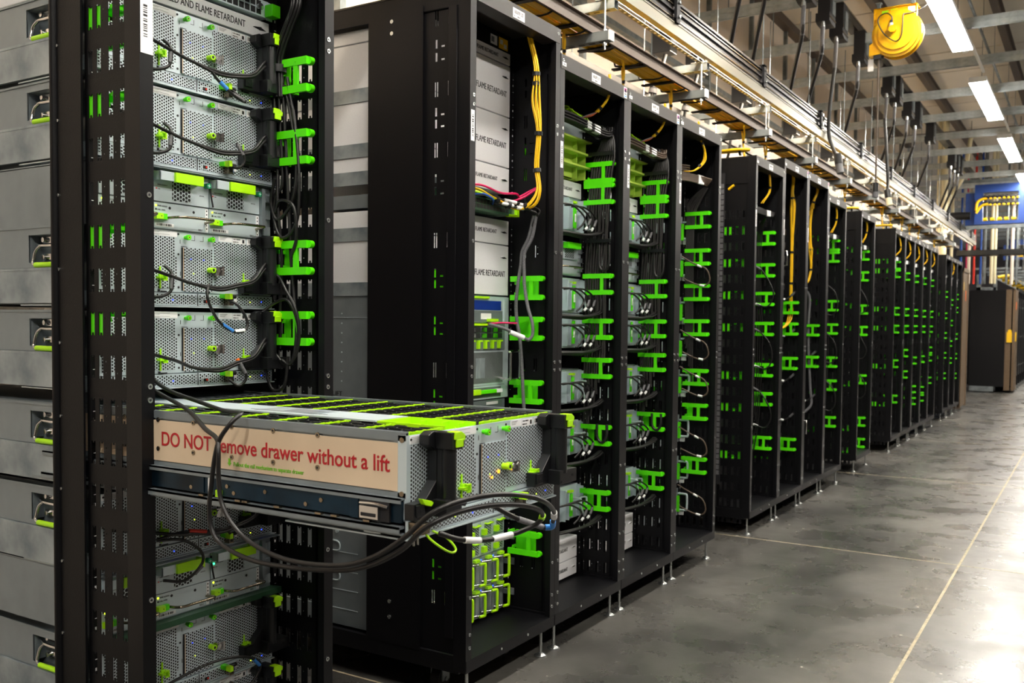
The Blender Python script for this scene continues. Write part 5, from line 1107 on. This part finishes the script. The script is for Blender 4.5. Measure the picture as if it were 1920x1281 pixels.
# overhead cord line: dark track with boxes and hanging power cords
t = thing('overhead_busbar', 'dark overhead busbar track that the power cords hang from', 'power track', (0, 4.6, 3.76))
MB().box(-.10, -.02, 0, 15, 0, .08, 0).box(-.02, -.016, 0, 15, .06, .075, 1).build('housing', ['dark_metal', 'bronze'], t)
CT = [5.3, 5.7, 6.555, 7.086, 7.5, 8.287, 9.54, 9.97, 10.67, 11.2, 12.23, 14.2, 14.6, 15.0]
CB_OLD = {0: (-.22, 4.95, 2.93), 1: (-.22, 5.05, 2.93), 2: (-.26, 6.40, 2.93), 3: (-.27, 7.0, 2.93), 5: (-.26, 7.75, 2.93), 8: (-.26, 9.6, 2.93), 10: (-.26, 11.4, 2.93)}
for k, y in enumerate(CT):
    t = thing('power_cord_box', '%s black box with hanging power cord, counting down the overhead track' % ORD[k], 'power box', (-.01, y, 3.5), 'overhead cord boxes')
    b = MB(); b.box(-.05, .05, -.02, .16, .0, .06, 0); b.box(-.045, .045, .02, .15, .06, .26, 0); b.box(.045, .055, .05, .14, .06, .20, 1); b.prism([(-.02, 0), (.16, 0), (.16, -.012), (.04, -.012)], 'x', -.05, .05, 0); b.box(.05, .055, -.02, .16, .02, .03, 2)
    b.build('housing', ['ink', 'galv', 'bronze'], t)
    b = MB(); b.cyl((0, 0, .02), (0, 0, -.04), .016, 10, 1); b.tube([(0, 0, -.04), (-.006, .010, -.13), (-.02, .05, -.22)], .0155, 10, 0, 4); b.build('strain_relief', ['cable_gray', 'screw'], t)
    if k == 4: pts = [(-.006, .010, -.13), (-.02, .05, -.22), (-.05, .05, -.55), (-.05, .06, -.75), (.02, .06, -.93)]; P_ = None
    elif k == 6: pts = [(-.006, .010, -.13), (-.02, .05, -.22), (.0, .05, -.5), (.03, 0, -.8), (.05, -.1, -.97)]
    else:
        e = (-.215, y+.34+.03*(k % 3), 2.93); e = (e[0]+.01, e[1]-y, e[2]-3.5); pts = [(-.006, .010, -.13), (-.02, .05, -.22), (e[0]*.5, e[1]*.5, -.38), e]
    MB().tube(pts, .0145, 8, 0, 5).build('cord', 'cable', t)
    if k in (4, 6):
        p = Vector(pts[-1]); b = MB(); b.cyl(p+Vector((-.005, 0, .04)), p+Vector((.01, -.01, -.04)), .030, 12, 0); b.cyl(p+Vector((.01, -.01, -.04)), p+Vector((.025, -.02, -.11)), .028, 12, 1); b.build('connector', ['black_plastic', 'cable_gray' if k == 4 else 'cream'], t)
# yellow cable reel
t = thing('cable_reel', 'bright yellow cable reel hanging from a ceiling strut near the top of the photo', 'cable reel', (.465, 7.20, 3.60))
for x in (-.11, .12): MB().box(x-.012, x+.012, -.02, .0, -.045, .0).box(x-.02, x+.02, -.025, .02, -.008, .0).build('hanger_clip', 'galv', t)
b = MB(); b.box(-.142, .148, .0, .008, -.24, -.040); b.box(-.142, .148, -.02, .12, -.046, -.040); b.box(-.142, -.136, -.02, .008, -.24, -.04); b.box(.142, .148, -.02, .008, -.24, -.04)
b.build('mount_plate', 'yellow_paint', t)
b = MB(); c = (.018, 0, -.235)
for y0_, y1_, r_ in ((-.055, -.045, .120), (-.045, -.030, .150), (.03, .045, .172), (-.030, -.022, .168)):
    b.cyl((c[0], y0_, c[2]), (c[0], y1_, c[2]), r_, 48)
b.cyl((c[0], -.02, c[2]), (c[0], .03, c[2]), .158, 48); b.cyl((c[0]-.02, -.085, c[2]+.02), (c[0]-.02, -.05, c[2]+.02), .026, 20)
b.prism([(-.165, -.30), (-.165, -.375), (-.09, -.368), (-.06, -.35), (-.03, -.30), (-.12, -.27)], 'y', -.035, .04)
b.build('spool', 'yellow_paint', t)
MB().tube([(c[0]+.150*math.cos(a/10), -.0245, c[2]+.150*math.sin(a/10)) for a in range(-18, 5)], .0018, 5, 0, 1).build('slot', 'ink', t)
o = MB().tube([(-.01, -.062, -.18), (-.01, -.072, -.13), (-.045, -.075, -.10), (-.09, -.075, -.115), (-.10, -.073, -.16), (-.06, -.07, -.24), (.0, -.068, -.295), (.03, -.066, -.30), (.055, -.066, -.27), (.062, -.068, -.20), (.065, -.07, -.13), (.075, -.06, -.118), (.12, -.045, -.112), (.18, -.03, -.09), (.235, -.01, -.045), (.26, 0, .0)], .0042, 8, 0, 5).build('inlet_cord', 'cable', t)
b = MB(); b.cyl((-.012, -.062, -.150), (-.014, -.062, -.170), .010, 10, 1); b.cyl((-.014, -.062, -.170), (-.018, -.062, -.225), .0125, 12, 0); b.build('plug', ['cream', 'ink'], t)
b = MB(); b.box(.085, .135, -.003, .0, -.11, -.055, 0); b.box(.092, .128, -.0034, -.003, -.075, -.0745, 1); b.box(.1, .12, -.0034, -.003, -.105, -.09, 1)
for x, z in ((-.09, -.07), (-.03, -.065)): b.box(x, x+.045, -.002, .0, z-.012, z+.012, 2)
b.build('sticker', ['label', 'ink_gray', 'lime'], t)
MB().box(-.135, -.085, -.03, .02, -.40, -.372).cyl((-.135, 0, -.385), (-.07, 0, -.385), .012, 10).build('roller_guide', 'ink', t)
b = MB(); b.tube([(-.105, 0, -.39), (-.104, .0, -.8), (-.106, .01, -1.3)], .0062, 8, 0, 4, ); b.build('hanging_cord', 'cable_brown', t)
b = MB(); b.cyl((-.106, .01, -1.28), (-.106, .01, -1.345), .020, 12, 0); b.cyl((-.106, .01, -1.345), (-.106, .01, -1.385), .022, 12, 1); b.build('socket', ['black_plastic', 'cable_gray'], t)
MB().box(-.178, -.14, .003, .005, -.475, -.39).build('paper_tag', 'label', t)
# tube lights
for k in range(-3, 9):
    y = 6.75+3.02*k; nm_ = {0: 'largest ceiling tube light in view, nearest the camera', 1: 'second ceiling tube light, right of the yellow reel', 2: 'third ceiling tube light, small at the right edge'}.get(k, '%s tube light over the aisle, counting every one from the near end' % ORD[k+3])
    t = thing('ceiling_light', nm_, 'light fixture', (.745, y, 3.56), 'tube lights over the aisle')
    MB().box(-.072, .072, 0, 1.86, 0, .012).build('diffuser', 'lamp', t); MB().box(-.074, .074, -.005, 1.865, .0125, .05).box(-.076, .076, -.006, 0, -.001, .014).box(-.076, .076, 1.861, 1.867, -.001, .014).build('housing', 'white', t)
    MB().box(-.02, .02, 1.95, 2.05, .03, .1).box(.05, .07, 1.95, 2.9, .05, .07).build('junction_box', 'white', t)
    for yy in (.35, 1.5): MB().cyl((0, yy, .05), (0, yy, 1.07), .003, 5).build('hanger_wire', 'galv', t)
for r_, X_ in ((0, 2.9),):  # unseen lamp row added for more light from the right
    for k in range(-3, 9):
        t = thing('ceiling_light', 'added unseen light in the %s row right of the aisle, %s from the near end' % (('second', 'third')[r_], ORD[k+3]), 'light fixture', (X_, 6.75+3.02*k, 3.56), 'added tube lights beyond the right edge')
        MB().box(-.072, .072, 0, 1.86, 0, .012).build('diffuser', 'lamp', t); MB().box(-.074, .074, -.005, 1.865, .0125, .05).build('housing', 'white', t)
        for yy in (.35, 1.5): MB().cyl((0, yy, .05), (0, yy, 1.07), .003, 5).build('hanger_wire', 'screw', t)
t = thing('conduit', 'thin galvanised conduit running beside the tube lights', 'pipe', (.86, 0, 3.75)); MB().cyl((0, 2, 0), (0, 42, 0), .012, 8).build('pipe', 'galv', t)
t = thing('sprinkler_pipe', 'slim sprinkler pipe crossing under the roof panels', 'pipe', (0, 15.5, 4.2)); MB().cyl((-1.2, 0, 0), (6, 0, 0), .018, 8).build('pipe', 'wall_dark', t)
t = thing('smoke_detector', 'small round smoke detector on the roof panels', 'detector', (.62, 16.2, 4.60)); MB().cyl((0, 0, 0), (0, 0, .03), .07, 16).build('base', 'cream', t); MB().cyl((0, 0, -.03), (0, 0, 0), .045, 16).build('sensor', 'wall_dark', t)

# ================================================================ cross aisle: blue frames, pipes
def blue_frame(label, x, y, z, w, h, lower=True):
    t = thing('blue_frame', label, 'equipment frame', (x, y, z))
    f = .12
    MB().box(0, f, -.06, .06, 0, h).box(w-f, w, -.06, .06, 0, h).box(f, w-f, -.06, .06, h-.13, h).box(f, w-f, -.06, .06, 0, .05).build('frame', 'blue_paint', t)
    MB().box(-.14, 0, .02, .1, .0, h-.12).build('side_bracket', 'blue_paint', t)
    for r_ in range(2):
        z_ = h-.20-.10*r_; b = MB(); b.cyl((f, -.02, z_), (w-f, -.02, z_), .022, 10, 0)
        for k in range(8): xx = f+.03+(w-2*f-.06)*k/7; b.cyl((xx, -.045, z_), (xx, -.085, z_), .022, 10, 0); b.tube([(xx, -.06, z_-.03), (xx+.035, -.062, z_-.032)], .016, 8, 1, 1)
        b.build('bushing_row', ['ink', 'yellow'], t)
    pts = [(f+.05, -.09, h-.23), (f-.03, -.09, h-.25), (f-.08, -.09, h-.30), (f-.09, -.09, h-.42)]
    b = MB(); b.tube(pts, .022, 8, 0, 4); b.tube([(p[0]+.03, p[1], p[2]-.09) for p in pts[:3]]+[(f-.09, -.09, h-.46)], .020, 8, 0, 4); b.build('striped_cable', 'yellow', t)
    b = MB()
    for k in range(5): MB().tube([(f+.01+(w-2*f)*k/5, -.04, .075), (f-.03+(w-2*f)*(k+1)/5, -.04, .08)], .028, 8, 0, 1).build('yellow_conduit', 'yellow', t)
    return t
blue_frame('blue steel frame with black bushings and striped yellow cables above the cross aisle', .02, 17.0, 2.95, .75, .64)
blue_frame('second blue steel frame, lower and further down the aisle', .02, 24.5, 2.86, 1.2, .46)
t = thing('cross_beam', 'galvanised beam across the aisle under the blue frame', 'beam', (-.35, 16.9, 2.87)); obj('channel', strut_mesh(4.0, 'x', .06, False), t)
t = thing('cross_beam', 'galvanised bar across the aisle above the blue frame', 'beam', (-.15, 16.9, 3.62)); obj('channel', strut_mesh(3.5, 'x', .05, False), t)
for x in (.1, .8): MB().cyl((x, 0, .05), (x, 0, 1.0), .008, 6).build('threaded_rod', 'screw', t)
t = thing('cable_tray', 'dark cross tray with yellow cables below the blue frame', 'cable tray', (-.3, 17.6, 2.50)); MB().box(0, 4, 0, .006, 0, .09).box(0, 4, .3, .306, 0, .09).box(0, 4, 0, .3, 0, .006).build('rail', 'dark_metal', t); MB().tube([(0, .1, .03), (4, .1, .03)], .02, 8, 0, 1).build('cable', 'yellow', t)
t = thing('cable_sock', 'fat black wrapped cable end beside the blue frame', 'cable', (-.42, 16.8, 3.09)); MB().cyl((0, 0, 0), (.40, 0, -.01), .062, 16).build('sock', 'black_plastic', t); MB().cyl((.06, 0, 0), (.075, 0, 0), .064, 16).build('band', 'cable_gray', t)
t = thing('pipe', 'pale bent pipe rising beside the blue frame', 'pipe', (0, 16.8, 0)); MB().tube([(-.39, 0, 3.15), (-.36, 0, 3.3), (-.26, 0, 3.5), (-.12, 0, 3.78), (-.05, .1, 4.4)], .032, 12, 0, 5).build('tube', 'cream', t)
t = thing('pipe', 'short pale upright pipe above the end of the racks', 'pipe', (-.40, 16.7, 0)); MB().cyl((0, 0, 2.28), (0, 0, 4.63), .05, 14).build('tube', 'cream', t); MB().cyl((-.09, .05, 2.28), (-.09, .05, 4.63), .03, 12).build('side_tube', 'cream', t)
for i, (x, y, m_, r_) in enumerate(((-.3, 19.4, 'wall_poly', .03), (-.22, 19.5, 'red', .02), (-.12, 19.6, 'blue', .018), (-.05, 19.5, 'galv', .03), (.08, 19.4, 'cream', .028), (.13, 19.5, 'cream', .025), (-.4, 20, 'magenta', .02), (-.47, 19.7, 'blue', .02), (.3, 19.8, 'galv', .02), (.45, 20, 'galv', .02), (.38, 19.9, 'wall_poly', .03), (-.6, 19.4, 'cream', .03))):
    t = thing('upright_pipe', ['pale', 'red', 'blue', 'grey', 'thick cream', 'thin cream', 'purple', 'dark blue', 'slim grey', 'slimmest grey', 'tan', 'far left cream'][i]+' upright pipe above the end of the brown door', 'pipe', (x, y, 0)); MB().cyl((0, 0, 2.1), (0, 0, 4.6), r_, 10).build('tube', m_, t)

# ================================================================ second block of racks
t = thing('end_cabinet', 'tall plain black cabinet side standing alone at the head of the second block', 'server rack', (0, 20.85, 0))
MB().box(-.40, .23, 0, .6, .12, 2.03).build('side', 'black', t); MB().box(-.38, .05, -.02, .5, .02, .12).build('plinth', 'galv', t)
MB().box(-.3, -.22, .02, .08, 2.03, 2.35).box(-.3, .05, .02, .08, 2.03, 2.09).box(.0, .06, .02, .08, 2.03, 2.3).build('white_bracket', 'galv', t)
t = thing('end_door', 'brown door frame with yellow tag on the second block', 'door panel', (.23, 20.9, 0))
MB().box(0, .10, 0, .10, .05, 2.04).box(.125, .17, 0, .7, .05, 2.04).build('frame', 'brown_panel', t); MB().box(.17, .18, .05, .3, 1.02, 1.2).box(.03, .12, -.02, 0, 1.0, 1.2).cyl((.08, -.01, 1.22), (.08, .0, 1.22), .035, 12).build('yellow_tag', 'yellow', t); MB().box(.17, .176, .1, .2, 1.65, 1.8).build('orange_sticker', 'orange', t)
for k in range(10):
    t = thing('server_rack', '%s distant black rack of the second block, from its brown door' % ORD[k], 'server rack', (.39, 21.65+.62*k, 0), 'racks of the second block')
    b = MB(); b.box(-.9, -.04, 0, .6, .1, 2.05); b.box(-.04, 0, 0, .03, .1, 2.1); b.box(-.04, 0, .57, .6, .1, 2.1); b.box(-.04, 0, .03, .57, 2.03, 2.1); b.build('frame', 'black', t)
    b = MB(); b.box(-.04, -.01, .08, .52, .3, 1.9); b.build('door', 'black_plastic', t)
    for z in (.5, 1.1, 1.7): MB().box(-.008, .002, .45, .5, z, z+.02).build('indicator', 'screw', t)
    for y in (.05, .55): MB().cyl((-.03, y, 0), (-.03, y, .1), .015, 8).build('levelling_foot', 'screw', t)
t = thing('cable_tray', 'far cable tray with yellow cables above the second block', 'cable tray', (.25, 21.4, 2.3)); MB().box(0, .006, 0, 12, 0, .05).box(-.3, -.294, 0, 12, 0, .05).build('rail', 'galv', t)
for k in range(8): MB().tube([(-.25, .3+1.4*k, .02), (-.1, .5+1.4*k, .06), (-.05, .9+1.4*k, .05), (-.2, 1.2+1.4*k, .02)], .035, 8, 0, 3).build('yellow_cable', 'yellow', t)
t = thing('strip_light', 'far bright strip light running above the second block', 'light fixture', (.45, 23.0, 2.75)); MB().box(0, .05, 0, 9, 0, .04).build('tube', 'aluminium', t); MB().box(.1, .15, 1.5, 4, .1, .14).build('second_tube', 'aluminium', t)
for k in range(8):
    t = thing('support_arm', '%s small galvanised arm above the second block, from its near end' % ORD[k], 'bracket', (-.3, 20.6+1.25*k, 2.42), 'arms of the second block'); obj('channel', strut_mesh(.8), t); MB().cyl((.75, 0, 0), (.75, 0, 2.21), .006, 6).build('threaded_rod', 'screw', t)
